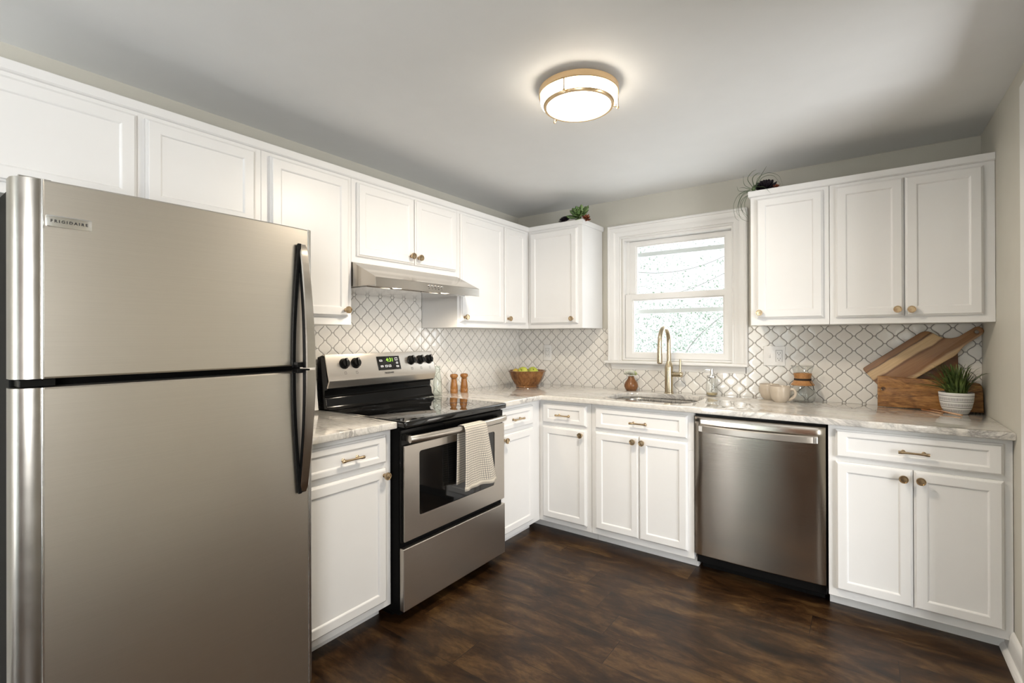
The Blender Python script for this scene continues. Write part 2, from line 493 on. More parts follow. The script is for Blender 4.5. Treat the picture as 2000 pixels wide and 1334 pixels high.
struct(finish('wall_back', bm, 'painted_wall'), 'greige wall with the kitchen window')
# right wall with a cased doorway towards the next room
DY0, DY1, DH = -1.55, -0.885, 2.0
bm = NB()
box(bm, WX, WX+0.11, DY1, 0.0, 0, H); box(bm, WX, WX+0.11, -3.60, DY0, 0, H); box(bm, WX, WX+0.11, DY0, DY1, DH, H)
box(bm, WX, WX+0.11, FY, -4.70, 0, H); box(bm, WX, WX+0.11, -4.70, -3.60, 0, 0.80); box(bm, WX, WX+0.11, -4.70, -3.60, 1.80, H)
struct(finish('wall_right', bm, 'painted_wall'), 'greige wall at the right with cased doorway')
bm = NB(); box(bm, 4.5, 4.6, FY, -3.3, 0, H); box(bm, 4.5, 4.6, -1.0, 0.0, 0, H); box(bm, 4.5, 4.6, -3.3, -1.0, 2.05, H)
struct(finish('wall_side', bm, 'painted_wall'), 'wall of the next room with glazed opening')
PX0, PX1, PH = 0.30, 1.42, 2.0
bm = NB()
box(bm, 0.0, PX0, FY-0.1, FY, 0, H); box(bm, PX1, 4.6, FY-0.1, FY, 0, H); box(bm, PX0, PX1, FY-0.1, FY, PH, H)
struct(finish('wall_front', bm, 'painted_wall'), 'wall behind the camera with patio door')

def curtain_mat():
    m = bpy.data.materials.new('sheer_grey_curtain'); m.use_nodes = True
    n = m.node_tree.nodes; l = m.node_tree.links; n.clear()
    out = n.new('ShaderNodeOutputMaterial'); mx = n.new('ShaderNodeMixShader'); mx.inputs[0].default_value = 0.5
    a = n.new('ShaderNodeBsdfDiffuse'); a.inputs[0].default_value = (0.45, 0.48, 0.48, 1)
    b = n.new('ShaderNodeBsdfTranslucent'); b.inputs[0].default_value = (0.62, 0.66, 0.66, 1)
    l.new(a.outputs[0], mx.inputs[1]); l.new(b.outputs[0], mx.inputs[2]); l.new(mx.outputs[0], out.inputs[0])
    M['curtain_grey'] = m
# patio door frame behind the camera
d1 = thing('door_1', 'white framed patio door', 'door', (PX0, FY, 0)); d1['kind'] = 'structure'
bm = NB(); w = PX1-PX0
for a in (0.0, w-0.08): box(bm, a, a+0.08, -0.08, 0.0, 0.0, PH)
box(bm, 0.08, w-0.08, -0.08, 0.0, PH-0.08, PH); box(bm, 0.08, w-0.08, -0.08, 0.0, 0.0, 0.10)
finish('door_frame', bm, 'white_trim', d1, bevel=0.003)
# grey curtains on both sides of the patio door and a dark wooden door beside it, behind the camera
for cx0, cx1, lab in ((0.55, 1.44, 'grey curtain drawn across the patio door behind the camera'),):
    bm = NB(); n = 60
    rows = [[(cx0+(cx1-cx0)*i/n, FY+0.07+0.022*math.sin(i*0.9)+0.006*math.sin(i*2.3), z) for i in range(n+1)] for z in (0.02, 2.08)]
    rows += [[(p[0], p[1]-0.004, p[2]) for p in r] for r in rows[::-1]]
    loft(bm, rows, False)
    curtain_mat()
    tag(finish('curtain', bm, 'curtain_grey', smooth=True, auto=60), lab, 'curtain', 'grey curtains')
d2 = thing('door_2', 'dark brown wooden door behind the camera', 'door', (1.56, FY, 0)); d2['kind'] = 'structure'
bm = NB(); box(bm, 0, 0.80, 0.002, 0.035, 0.005, 2.0); finish('door_leaf', bm, 'dark_board_wood', d2, bevel=0.004)
bm = NB(); box(bm, -0.08, 0.0, 0.001, 0.02, 0.0, 2.08); box(bm, 0.80, 0.88, 0.001, 0.02, 0.0, 2.08); box(bm, -0.08, 0.88, 0.001, 0.02, 2.005, 2.08); finish('door_casing', bm, 'dark_board_wood', d2, bevel=0.004)

w2 = thing('window_added', 'added white framed window behind the camera, for fill light', 'window', (WX, -4.70, 0.80)); w2['kind'] = 'structure'  # unseen window, added to go with the fill lamp
bm = NB()
for a, b, c, d in ((-0.07, 0.0, -0.07, 1.07), (1.10, 1.17, -0.07, 1.07), (-0.07, 1.17, 1.0, 1.07), (-0.07, 1.17, -0.07, 0.0)): box(bm, -0.018, 0.0, a, b, c, d)
box(bm, 0.03, 0.06, 0.0, 1.10, 0.48, 0.52)
finish('window_frame', bm, 'white_trim', w2, bevel=0.003)
# doorway casing on the right wall
bm = NB()
for y0, y1 in ((DY1, DY1+0.085), (DY0-0.085, DY0)):
    box(bm, WX-0.018, WX, y0, y1, 0, DH+0.085)
box(bm, WX-0.018, WX, DY0, DY1, DH, DH+0.085)
box(bm, WX-0.004, WX+0.115, DY1-0.012, DY1, 0, DH); box(bm, WX-0.004, WX+0.115, DY0, DY0+0.012, 0, DH)
struct(finish('trim_1', bm, 'white_trim', bevel=0.004), 'white casing of the doorway at right')
# baseboards
bm = NB()
extrude_profile(bm, [(WX, 0), (WX-0.030, 0), (WX-0.028, 0.010), (WX-0.021, 0.020), (WX-0.014, 0.024), (WX-0.014, 0.082),
                     (WX-0.010, 0.094), (WX-0.006, 0.100), (WX, 0.104)], 'y', DY1+0.085, -0.515)
struct(finish('baseboard_right', bm, 'white_trim', bevel=0.0015), 'white baseboard with shoe moulding at right wall')
bm = NB(); box(bm, 0.0, 0.014, FY, -3.1, 0, 0.1)
struct(finish('baseboard_left', bm, 'white_trim', bevel=0.0015), 'white baseboard')
bm = NB(); box(bm, WX-0.014, WX, FY, DY0-0.085, 0, 0.1)
struct(finish('baseboard_front', bm, 'white_trim', bevel=0.0015), 'white baseboard')

# ------------------------------------------------------------------ window
w1 = thing('window_1', 'white double hung window over the sink', 'window', (0, 0, 0)); w1['kind'] = 'structure'
def casing_ring(bm, x0, x1, z0, z1, prof):
    """stepped picture-frame casing on three sides; prof: (distance outward, projection)"""
    rows = []
    for d, h in prof:
        rows.append([(x0-d, -h, z0), (x0-d, -h, z1+d), (x1+d, -h, z1+d), (x1+d, -h, z0)])
    loft(bm, rows, False)
prof = [(0.0, 0.0), (0.0, 0.010), (0.006, 0.013), (0.012, 0.010), (0.016, 0.016), (0.034, 0.018), (0.044, 0.024), (0.050, 0.027), (0.066, 0.029), (0.074, 0.030),
        (0.076, 0.036), (0.085, 0.038), (0.091, 0.034), (0.092, 0.0)]
bm = NB()
casing_ring(bm, WIN[0]-0.006, WIN[1]-0.016, WIN[2]-0.01, WIN[3]-0.002, prof)
finish('casing', bm, 'white_trim', w1, smooth=True, auto=35)
bm = NB()   # jamb liners
J0, J1, JZ0, JZ1 = WIN[0]+0.014, WIN[1]-0.014, WIN[2]+0.012, WIN[3]-0.018
box(bm, WIN[0], J0, -0.001, 0.118, WIN[2], WIN[3]); box(bm, J1, WIN[1], -0.001, 0.118, WIN[2], WIN[3])
box(bm, J0, J1, -0.001, 0.118, JZ1, WIN[3]); box(bm, J0, J1, -0.001, 0.118, WIN[2], JZ0)
box(bm, J0-0.002, J0+0.0185, 0.047, 0.085, JZ0, JZ1); box(bm, J1-0.0085, J1+0.002, 0.047, 0.085, JZ0, JZ1)
finish('jamb', bm, 'white_trim', w1, bevel=0.001)
bm = NB(); box(bm, 0.768, 1.690, -0.058, 0.0, 1.040, 1.058)
finish('stool', bm, 'white_trim', w1, bevel=0.006, seg=3)
bm = NB()
pr_ = [(0.0, 0.998), (-0.012, 0.998), (-0.014, 1.010), (-0.020, 1.016), (-0.022, 1.030), (-0.034, 1.040), (0.0, 1.040)]
loft(bm, [[(0.806+0.3*(1.040-z)*-0.0, y, z) for y, z in pr_], [(1.672, y, z) for y, z in pr_]], True, True, True)
finish('apron', bm, 'white_trim', w1, bevel=0.001)
def sash(name, x0, x1, z0, z1, y0, y1, st, top, bot):
    bm = NB()
    outer = [(x0, z0), (x1, z0), (x1, z1), (x0, z1)]
    gx0, gx1, gz0, gz1 = x0+st, x1-st, z0+bot, z1-top
    inner = [(gx0, gz0), (gx1, gz0), (gx1, gz1), (gx0, gz1)]
    def ring(p, y): return [(a, y, b) for a, b in p]
    i2 = [(gx0+0.007, gz0+0.007), (gx1-0.007, gz0+0.007), (gx1-0.007, gz1-0.007), (gx0+0.007, gz1-0.007)]
    i3 = [(gx0-0.006, gz0-0.006), (gx1+0.006, gz0-0.006), (gx1+0.006, gz1+0.006), (gx0-0.006, gz1+0.006)]
    loft(bm, [ring(outer, y1), ring(outer, y0), ring(i3, y0), ring(inner, y0+0.003), ring(inner, y0+0.010), ring(i2, y0+0.012), ring(i2, y1), ring(outer, y1)])
    bmesh.ops.remove_doubles(bm, verts=bm.verts[:], dist=1e-6)
    s = finish(name, bm, 'white_trim', w1, bevel=0.0012)
    bm = NB(); box(bm, gx0+0.003, gx1-0.003, (y0+y1)/2+0.004, (y0+y1)/2+0.008, gz0+0.003, gz1-0.003)
    finish('pane', bm, 'window_glass', s)
    return s
sash('upper_sash', J0+0.018, J1-0.008, 1.470, JZ1-0.001, 0.052, 0.078, 0.044, 0.032, 0.040)
sash('lower_sash', J0+0.002, J1-0.002, JZ0+0.001, 1.516, 0.014, 0.046, 0.050, 0.038, 0.036)
bm = NB()
for z in (1.795, 1.398): box(bm, J0, J1, 0.092, 0.104, z-0.014, z+0.014)
box(bm, J0, J0+0.018, 0.092, 0.104, JZ0, JZ1); box(bm, J1-0.018, J1, 0.092, 0.104, JZ0, JZ1)
finish('storm_frame', bm, 'storm_frame', w1, bevel=0.001)

# ------------------------------------------------------------------ shrubbery outside
bm = NB()
rr = random.Random(3)
for i in range(52000):
    u = rr.random()
    x = rr.uniform(-2.4, 2.6); z = rr.uniform(0.3, 3.4); y = rr.uniform(2.2, 4.4)
    dens = noise.noise(Vector((x*0.9, y*0.4, z*1.1+5)))+0.25*(x+0.4)-0.22*(z-1.5)
    if dens < rr.uniform(-0.75, 0.30): continue
    s = rr.uniform(0.007, 0.020)
    c = Vector((x, y, z)); d = Vector((rr.uniform(-1, 1), rr.uniform(-1, 1), rr.uniform(-1, 1))).normalized()
    e = d.cross(Vector((rr.uniform(-1, 1), rr.uniform(-1, 1), rr.uniform(-1, 1)))).normalized()
    f = d.cross(e)
    vs = [bm.verts.new(c+e*s*a+f*s*b+d*s*k) for a, b, k in ((-1, 0, 0), (-0.3, 0.42, 0.12), (0.5, 0.32, 0.08), (1, 0, -0.05), (0.5, -0.32, 0.08), (-0.3, -0.42, 0.12))]
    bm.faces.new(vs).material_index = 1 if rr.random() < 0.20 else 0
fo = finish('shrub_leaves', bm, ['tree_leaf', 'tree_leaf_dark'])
tag(fo, 'pale sunlit leaves of the shrubbery outside the window', 'foliage', kind='stuff')
for k, pts in enumerate([[(-2.2, 3.2, 0.3), (-0.9, 3.1, 1.5), (0.6, 3.0, 1.85), (2.0, 3.1, 2.6)],
                         [(0.2, 2.8, 0.4), (0.6, 2.9, 1.2), (1.4, 2.9, 1.75), (2.3, 3.0, 1.9)],
                         [(-1.6, 3.6, 2.6), (-0.4, 3.5, 2.15), (0.7, 3.4, 2.2), (1.8, 3.5, 2.9)]]):
    bm = NB(); q = crom(pts, 8)
    tube(bm, q, [0.0055*(1-0.75*i/len(q)) for i in range(len(q))], 6)
    lab = ['longest bare branch rising right outside the window', 'lower bare branch outside the window at right', 'upper bare branch sagging outside the window'][k]
    tag(finish('tree_branch', bm, 'tree_bark', smooth=True), lab, 'branch', 'bare branches outside the window')

# ------------------------------------------------------------------ arabesque tile backsplash
TW, TP = 0.088, 0.079
def tile_outline(n=18):
    g = 0.0030
    pts = []
    neck = 0.0138
    A = TW/4-neck/2
    for i in range(n+1):
        t = -1+2*i/n
        c = math.cos(PI*t)
        s = c*(1.12-0.12*c*c)
        pts.append((TW/4+A*s, t*TP/2))
    right = pts
    left = [(-x, z) for x, z in reversed(pts)]
    return inset_poly(right+left, g/2)
TO = tile_outline()
T1 = inset_poly(TO, 0.0005)
def scale_to(pts, k): return [(x*k, z*k) for x, z in pts]
def tiles(bm, u0, u1, z0, z1, ph_u, ph_z, to3):
    """tiles clipped to the rectangle u0..u1, z0..z1 ; to3(u, z, h) maps to 3D"""
    tb = bmesh.new()
    i0 = math.floor((u0-ph_u)/(TW/2))-1; i1 = math.ceil((u1-ph_u)/(TW/2))+1
    for i in range(i0, i1+1):
        cu = ph_u+i*TW/2
        off = 0 if i % 2 == 0 else TP/2
        j0 = math.floor((z0-ph_z)/TP)-1; j1 = math.ceil((z1-ph_z)/TP)+1
        for j in range(j0, j1+1):
            cz = ph_z+j*TP+off
            if cu+TW/2 < u0 or cu-TW/2 > u1 or cz+TP/2 < z0 or cz-TP/2 > z1: continue
            dt = random.uniform(-0.0003, 0.0003); tx = random.uniform(-0.012, 0.012); tz = random.uniform(-0.012, 0.012)
            rings = []
            for pts, h in ((TO, 0.0), (TO, 0.0030), (T1, 0.0037), (scale_to(T1, 0.94), 0.0042), (scale_to(T1, 0.84), 0.0044), (scale_to(T1, 0.4), 0.00445)):
                rings.append([(cu+a, cz+b, h+(dt+tx*a+tz*b if h > 0 else 0)) for a, b in pts])
            loft(tb, rings, True, False, True)
    for co, no in (((u0, 0, 0), (-1, 0, 0)), ((u1, 0, 0), (1, 0, 0)), ((0, z0, 0), (0, -1, 0)), ((0, z1, 0), (0, 1, 0))):
        bmesh.ops.bisect_plane(tb, geom=tb.verts[:]+tb.edges[:]+tb.faces[:], dist=1e-6, plane_co=co, plane_no=no, clear_outer=True)
    mp = {}
    for v in tb.verts: mp[v] = bm.verts.new(to3(v.co.x, v.co.y, v.co.z))
    for f in tb.faces: bm.faces.new([mp[v] for v in f.verts])
    tb.free()
G = 0.003
bm = NB(); bg_ = NB()
for (a, b, c, d) in ((-2.28, -1.7915, CT, 1.281), (-1.7915, -1.065, 0.80, 1.574), (-1.063, -0.006, CT, 1.281)):
    tiles(bm, a, b, c, d, -0.020, 1.027+TP/2*0.6, lambda u, z, h: (G+h, u, z))
    box(bg_, 0.0005, G+0.0012, a, b, c, d)
o = finish('tile_backsplash', bm, 'glazed_tile', smooth=True)
tag(o, 'white arabesque tile backsplash on the wall behind the stove', 'backsplash')
finish('grout', bg_, 'grout', o)
bm = NB(); bg_ = NB()
for (a, b, c, d) in ((0.0085, 0.800, CT, 1.281), (0.800, 1.676, CT, 1.000), (1.676, WX-0.001, CT, 1.281)):
    tiles(bm, a, b, c, d, 1.895-TW/2, 1.184-TP, lambda u, z, h: (u, -G-h, z))
    box(bg_, a, b, -G-0.0012, -0.0005, c, d)
o = finish('tile_backsplash', bm, 'glazed_tile', smooth=True)
tag(o, 'white arabesque tile backsplash on the window wall', 'backsplash')
finish('grout', bg_, 'grout', o)
bm = NB(); box(bm, WX-0.007, WX-0.001, -0.012, -0.0005, CT, 1.281)

# ------------------------------------------------------------------ cabinets
def panel_mesh(w, h, t=0.02, stile=0.046, rail=None):
    """five-piece door front in local coordinates, front towards -y"""
    rail = rail or stile
    bm = NB()
    def ring(dx, dz, y): return [(dx, -y, dz), (w-dx, -y, dz), (w-dx, -y, h-dz), (dx, -y, h-dz)]
    rings = [ring(0, 0, 0), ring(0, 0, t-0.009), ring(0.003, 0.003, t-0.007), ring(0.006, 0.006, t-0.0055), ring(0.007, 0.007, t-0.001), ring(0.009, 0.009, t),
             ring(stile-0.006, rail-0.006, t), ring(stile-0.003, rail-0.003, t-0.0015), ring(stile, rail, t-0.0055), ring(stile+0.001, rail+0.001, t-0.006)]
    loft(bm, rings, True, True, True)
    return bm
def knob_mesh():
    bm = NB()
    lathe(bm, [(0.0, 0.0), (0.0085, 0.0), (0.0085, -0.003), (0.0055, -0.005), (0.005, -0.013), (0.0085, -0.017), (0.0150, -0.0185), (0.0162, -0.0205),
               (0.0162, -0.0265), (0.0152, -0.0285), (0.0130, -0.0285), (0.0118, -0.0265), (0.006, -0.0268), (0.0, -0.027)], 28, axis='y')
    return bm
def pull_mesh(L=0.100):
    bm = NB()
    lathe(bm, [(0.0, -L/2), (0.0062, -L/2), (0.0066, -L/2+0.001), (0.0062, -L/2+0.012), (0.0047, -L/2+0.020), (0.0042, 0.0), (0.0047, L/2-0.020), (0.0062, L/2-0.012), (0.0066, L/2-0.001), (0.0062, L/2), (0.0, L/2)],
          16, cy=-0.026, axis='x')
    for s in (-1, 1):
        lathe(bm, [(0.0, 0.0), (0.0075, 0.0), (0.0075, -0.003), (0.0045, -0.006), (0.0045, -0.022), (0.0, -0.024)], 16, cx=s*(L/2-0.017), axis='y')
    return bm
KNOB = PULL = None
def put_knob(parent, x, z, t=0.02):
    o = finish('knob', knob_mesh(), 'antique_brass', parent, (x, -t, z), smooth=True, auto=35)
    return o
def put_pull(parent, x, z, t=0.0125):
    return finish('handle', pull_mesh(), 'antique_brass', parent, (x, -t, z), smooth=True, auto=35)
def front(parent, kind, x0, x1, z0, z1, yf, stile=0.046, rail=None):
    return finish(kind, panel_mesh(x1-x0, z1-z0, 0.02, stile, rail), 'white_cabinet', parent, (x0, yf, z0), smooth=True, auto=25)

BD, BDL = 0.596, 0.580    # base cabinet depths (window run, stove run)
def sink_rim(bm):
    w, d, z0, z1 = 0.586, BD, 0.6305, CT-0.0305
    box(bm, 0.0005, w-0.0005, -d, -d+0.019, z0, z1); box(bm, 0.0005, w-0.0005, -0.027, -0.008, z0, z1)
    box(bm, 0.0005, 0.0195, -d+0.019, -0.027, z0, z1); box(bm, w-0.0195, w-0.0005, -d+0.019, -0.027, z0, z1)
def base_cabinet(name, label, loc, rotz, w, d, drawers, doors, toe_ends=(0, 0), grp='white base cabinets', zb=0.068, extra=None, top=CT-0.0305):
    c = thing(name, label, 'cabinet', loc, rotz, grp)
    bm = NB(); box(bm, 0.0005, w-0.0005, -d, -0.008, zb, top)
    if extra: extra(bm)
    finish('body', bm, 'white_cabinet', c, bevel=0.0012)
    bm = NB(); box(bm, 0.0005+toe_ends[0], w-0.0005+toe_ends[1], -d+0.080, -0.03, 0.0, zb)
    finish('toe_kick', bm, 'white_cabinet', c, bevel=0.001)
    for x0, x1, z0, z1, hx in drawers:
        dr = front(c, 'drawer', x0, x1, z0, z1, -d, 0.046, 0.034)
        if hx is not None: put_pull(dr, hx-x0, 0.748-z0-0.004)
    for x0, x1, z0, z1, kx, kz in doors:
        dr = front(c, 'door', x0, x1, z0, z1, -d)
        if kx is not None: put_knob(dr, kx-x0, kz-z0)
    return c
R90 = PI/2
GB = 'white base cabinets'
# stove run (front faces +x): local x runs along world +y
base_cabinet('base_cabinet', 'white base cabinet between refrigerator and stove with one drawer', (0, -2.262, 0), R90, 0.468, BDL,
             [(0.030, 0.434, 0.690, 0.808, 0.254)], [(0.030, 0.434, 0.100, 0.668, 0.418, 0.640)])
base_cabinet('base_cabinet', 'narrow white base cabinet between stove and inner corner', (0, -1.058, 0), R90, 0.461, BDL,
             [(0.008, 0.365, 0.690, 0.808, 0.188)], [(0.008, 0.365, 0.100, 0.668, 0.060, 0.640)])
# window run
base_cabinet('base_cabinet', 'white corner base cabinet left of the sink cabinet', (0.0, 0, 0), 0, 0.943, BD,
             [(0.610, 0.913, 0.690, 0.810, 0.765)], [(0.610, 0.913, 0.100, 0.668, 0.886, 0.640)],
             toe_ends=(0, 0))
base_cabinet('base_cabinet', 'white double door base cabinet under the sink', (0.944, 0, 0), 0, 0.586, BD,
             [(0.029, 0.556, 0.690, 0.812, 0.296)], [(0.029, 0.2925, 0.105, 0.670, 0.266, 0.642), (0.2955, 0.556, 0.105, 0.670, 0.318, 0.642)],
             top=0.630, extra=sink_rim)
base_cabinet('base_cabinet', 'white double door base cabinet right of the dishwasher', (2.114, 0, 0), 0, WX-2.114-0.001, BD,
             [(0.028, 0.560, 0.690, 0.812, 0.295)], [(0.028, 0.2925, 0.105, 0.670, 0.262, 0.635), (0.2955, 0.560, 0.105, 0.670, 0.317, 0.635)])

def upper_cabinet(label, loc, rotz, w, d, z0, z1, doors, x_in=0.0, back_in=0.007):
    c = thing('upper_cabinet', label, 'cabinet', loc, rotz, 'white wall cabinets')
    bm = NB(); box(bm, x_in+0.0004, w-0.0004, -d, -back_in, z0, z1)
    finish('body', bm, 'white_cabinet', c, bevel=0.0012)
    for x0, x1, a, b, kx, kz in doors:
        dr = front(c, 'door', x0, x1, a, b, -d)
        if kx is not None: put_knob(dr, kx-x0, kz-a)
    return c
UD, UDL = 0.310, 0.305
UB, UT = 1.2825, 1.985
DT = 1.955
def yl(y, y0): return y-y0
Y0 = -3.075
upper_cabinet('white wall cabinet above the refrigerator with two doors', (0, Y0, 0), R90, 0.863, UDL, 1.630, UT,
              [(yl(-3.040, Y0), yl(-2.623, Y0), 1.66, DT, None, 0), (yl(-2.599, Y0), yl(-2.242, Y0), 1.66, DT, None, 0)])
Y0 = -2.212
upper_cabinet('tall white wall cabinet between refrigerator and range hood', (0, Y0, 0), R90, 0.419, UDL, UB, UT,
              [(yl(-2.181, Y0), yl(-1.816, Y0), 1.320, DT, yl(-1.838, Y0), 1.350)])
Y0 = -1.7925
upper_cabinet('short white wall cabinet directly above the range hood', (0, Y0, 0), R90, 0.729, UDL, 1.578, UT,
              [(yl(-1.767, Y0), yl(-1.412, Y0), 1.608, DT, yl(-1.441, Y0), 1.648), (yl(-1.405, Y0), yl(-1.085, Y0), 1.608, DT, yl(-1.388, Y0), 1.645)])
Y0 = -1.063
upper_cabinet('white wall cabinet right of the range hood reaching the corner', (0, Y0, 0), R90, 1.056, UDL, UB, UT,
              [(yl(-1.044, Y0), yl(-0.624, Y0), 1.315, DT, yl(-1.020, Y0), 1.343), (yl(-0.608, Y0), yl(-0.362, Y0), 1.315, DT, yl(-0.585, Y0), 1.346)])
upper_cabinet('small white wall cabinet between the corner and the window', (0.306, 0, 0), 0, 0.430, UD, UB, UT,
              [(0.022, 0.398, 1.315, DT, 0.364, 1.346)])
upper_cabinet('single door white wall cabinet right of the window', (1.752, 0, 0), 0, 0.356, UD, UB, UT,
              [(0.031, 0.331, 1.318, DT, 0.047, 1.348)])
upper_cabinet('double door white wall cabinet at the right wall', (2.109, 0, 0), 0, WX-2.109-0.0005, UD, UB, UT,
              [(0.026, 0.287, 1.315, DT, 0.263, 1.346), (0.292, 0.554, 1.315, DT, 0.313, 1.344)])
# flat crown strips running along the cabinet tops
def crown(name, label, path, boards):
    bm = NB()
    for b in boards: box(bm, *b)
    prof = [(0.0, 1.970), (0.0, 1.9845), (0.0, 2.003), (0.009, 2.004), (0.010, 2.002), (0.010, 1.976), (0.006, 1.972)]
    rings = []
    n = len(path)
    for i, p in enumerate(path):
        p = Vector(p)
        e1 = (p-Vector(path[i-1])).normalized() if i else (Vector(path[1])-p).normalized()
        e2 = (Vector(path[i+1])-p).normalized() if i < n-1 else e1
        n1 = Vector((e1.y, -e1.x)); n2 = Vector((e2.y, -e2.x)); m = (n1+n2); m = m*(2/m.dot(m))
        rings.append([(p.x+m.x*a, p.y+m.y*a, z) for a, z in prof])
    loft(bm, rings, True, True, True)
    # top board
    return struct(finish(name, bm, 'white_cabinet', bevel=0.0), label)
crown('trim_2', 'white crown strip along the tops of the stove side cabinets', [(0.3055, -3.075), (0.3055, -0.3105), (0.7365, -0.3105), (0.7365, -0.001)],
      [(0.001, 0.305, -3.075, -0.3, UT+0.0005, 2.002), (0.3052, 0.736, -0.31, -0.001, UT+0.0005, 2.002)])
crown('trim_3', 'white crown strip on the cabinets right of the window', [(1.7515, -0.001), (1.7515, -0.3105), (WX-0.001, -0.3105)],
      [(1.752, WX-0.001, -0.31, -0.001, UT+0.0005, 2.002)])

# ------------------------------------------------------------------ worktops and sink
SX0, SX1, SY0, SY1 = 0.985, 1.490, -0.548, -0.150
hole = rrect(SX0, SX1, SY0, SY1, 0.11, 9)
CD, CDL = 0.640, 0.622
bm = NB()
slab(bm, [(0.0095, -1.0605), (CDL, -1.0605), (CDL, -CD), (WX-0.001, -CD), (WX-0.001, -0.0095), (0.0095, -0.0095)], [hole], CT-0.030, CT, 0.005)
o = finish('worktop', bm, 'veined_granite', smooth=True, auto=40)
tag(o, 'L-shaped veined pale granite worktop with the sink cutout', 'worktop')
bm = NB()
slab(bm, [(0.0095, -2.262), (CDL, -2.262), (CDL, -1.7935), (0.0095, -1.7935)], [], CT-0.030, CT, 0.005)
tag(finish('worktop', bm, 'veined_granite', smooth=True, auto=40), 'short veined granite worktop between refrigerator and stove', 'worktop')

sk = thing('sink', 'stainless steel undermount sink below the window', 'sink', (0, 0, 0))
bm = NB()
rings = []
for d, z in ((-0.012, CT-0.031), (0.001, CT-0.031), (0.003, CT-0.045), (0.006, CT-0.150), (0.020, CT-0.180), (0.050, CT-0.190), (0.10, CT-0.192)):
    rings.append([(p[0], p[1], z) for p in inset_poly(hole, d)])
loft(bm, rings, True, False, True)
finish('basin', bm, 'sink_steel', sk, smooth=True)
bm = NB(); lathe(bm, [(0.0, 0.0), (0.020, 0.0), (0.030, 0.002), (0.042, 0.003), (0.045, 0.0)], 28, 1.24, -0.35, CT-0.191)
finish('drain', bm, 'silver_strip', sk, smooth=True)

# ------------------------------------------------------------------ faucet, soap, vase
fc = thing('faucet', 'tall champagne gold pull-down faucet behind the sink', 'faucet', (1.237, -0.092, CT))
bm = NB(); lathe(bm, [(0.0, 0), (0.030, 0), (0.030, 0.003), (0.0255, 0.006), (0.0255, 0.165), (0.0245, 0.172), (0.014, 0.205), (0.0, 0.205)], 32)
finish('base', bm, 'champagne_brass', fc, smooth=True, auto=40)
pth = [(0, 0, 0.19), (0, 0, 0.30)]
for k in range(0, 19):
    a = PI*k/18; pth.append((0, -0.085+0.085*math.cos(a), 0.325+0.092*math.sin(a)))
pth += [(0, -0.1715, 0.30)]
bm = NB(); tube(bm, pth, 0.0135, 20)
finish('neck', bm, 'champagne_brass', fc, smooth=True, auto=50)
bm = NB(); lathe(bm, [(0.0, 0.195), (0.012, 0.195), (0.0155, 0.199), (0.0160, 0.205), (0.0150, 0.290), (0.0135, 0.302), (0.0, 0.302)], 24, 0, -0.1715)
finish('spray_head', bm, 'champagne_brass', fc, smooth=True, auto=40)
bm = NB(); lathe(bm, [(0.0, 0.015), (0.0155, 0.015), (0.0155, 0.066), (0.0165, 0.068), (0.0165, 0.082), (0.0150, 0.084), (0.0, 0.084)], 24, 0, 0, 0.122, axis='x')
tube(bm, [(0.070, 0, 0.130), (0.071, 0, 0.165), (0.072, 0, 0.218)], [0.0075, 0.0065, 0.0058], 14)
finish('lever', bm, 'champagne_brass', fc, smooth=True, auto=40)

sp = thing('soap_dispenser', 'clear glass soap dispenser with steel pump beside the sink', 'soap dispenser', (1.497, -0.090, CT)); sp.scale = (0.93, 0.93, 1)
bm = NB()
lathe(bm, [(0.0, 0.006), (0.030, 0.006), (0.033, 0.012), (0.036, 0.030), (0.034, 0.060), (0.028, 0.104), (0.026, 0.110)], 28)
lathe(bm, [(0.026, 0.112), (0.030, 0.104), (0.0365, 0.060), (0.0385, 0.028), (0.036, 0.006), (0.030, 0.0), (0.0, 0.0)], 28)
finish('bottle', bm, 'thin_glass', sp, smooth=True)
bm = NB(); lathe(bm, [(0.0, 0.0065), (0.0295, 0.0065), (0.0325, 0.012), (0.034, 0.020), (0.0, 0.020)], 28)
simple('soap_liquid', (0.45, 0.36, 0.20), 0.2); finish('soap', bm, 'soap_liquid', sp, smooth=True, auto=40)
bm = NB()
lathe(bm, [(0.0, 0.112), (0.030, 0.110), (0.031, 0.113), (0.031, 0.122), (0.029, 0.125), (0.012, 0.127), (0.011, 0.130), (0.011, 0.164), (0.0, 0.165)], 24)
tube(bm, [(-0.006, -0.002, 0.156), (-0.028, -0.004, 0.158), (-0.040, -0.006, 0.155), (-0.046, -0.007, 0.147)], 0.0035, 8)
tube(bm, [(0, 0, 0.110), (0, 0, 0.012)], 0.003, 8)
finish('pump', bm, 'silver_strip', sp, smooth=True, auto=40)

vs = thing('bud_vase', 'small round wooden vase holding white and green flowers', 'vase', (0.978, -0.078, CT))
bm = NB()
lathe(bm, [(0.0, 0.0), (0.030, 0.0), (0.037, 0.006), (0.0455, 0.026), (0.0460, 0.036), (0.040, 0.054), (0.026, 0.074), (0.0205, 0.086), (0.0200, 0.094), (0.0175, 0.096), (0.0165, 0.090), (0.0, 0.085)], 36)
finish('body', bm, 'vase_wood', vs, smooth=True, auto=60)
def flower_head(bm, c, r, seed, mi=0):
    q = random.Random(seed)
    for i in range(60):
        d = Vector((q.gauss(0, 1), q.gauss(0, 1), abs(q.gauss(0, 1))*0.8+0.1)).normalized()
        e = d.cross(Vector((0.3, 0.1, 1))).normalized(); f = d.cross(e)
        a = Vector(c)+d*r*0.25; b = Vector(c)+d*r; w = r*0.42
        m = (a+b)/2+f*w*0.2
        v = [bm.verts.new(p) for p in (a, m+e*w, b, m-e*w)]
        bm.faces.new(v).material_index = mi
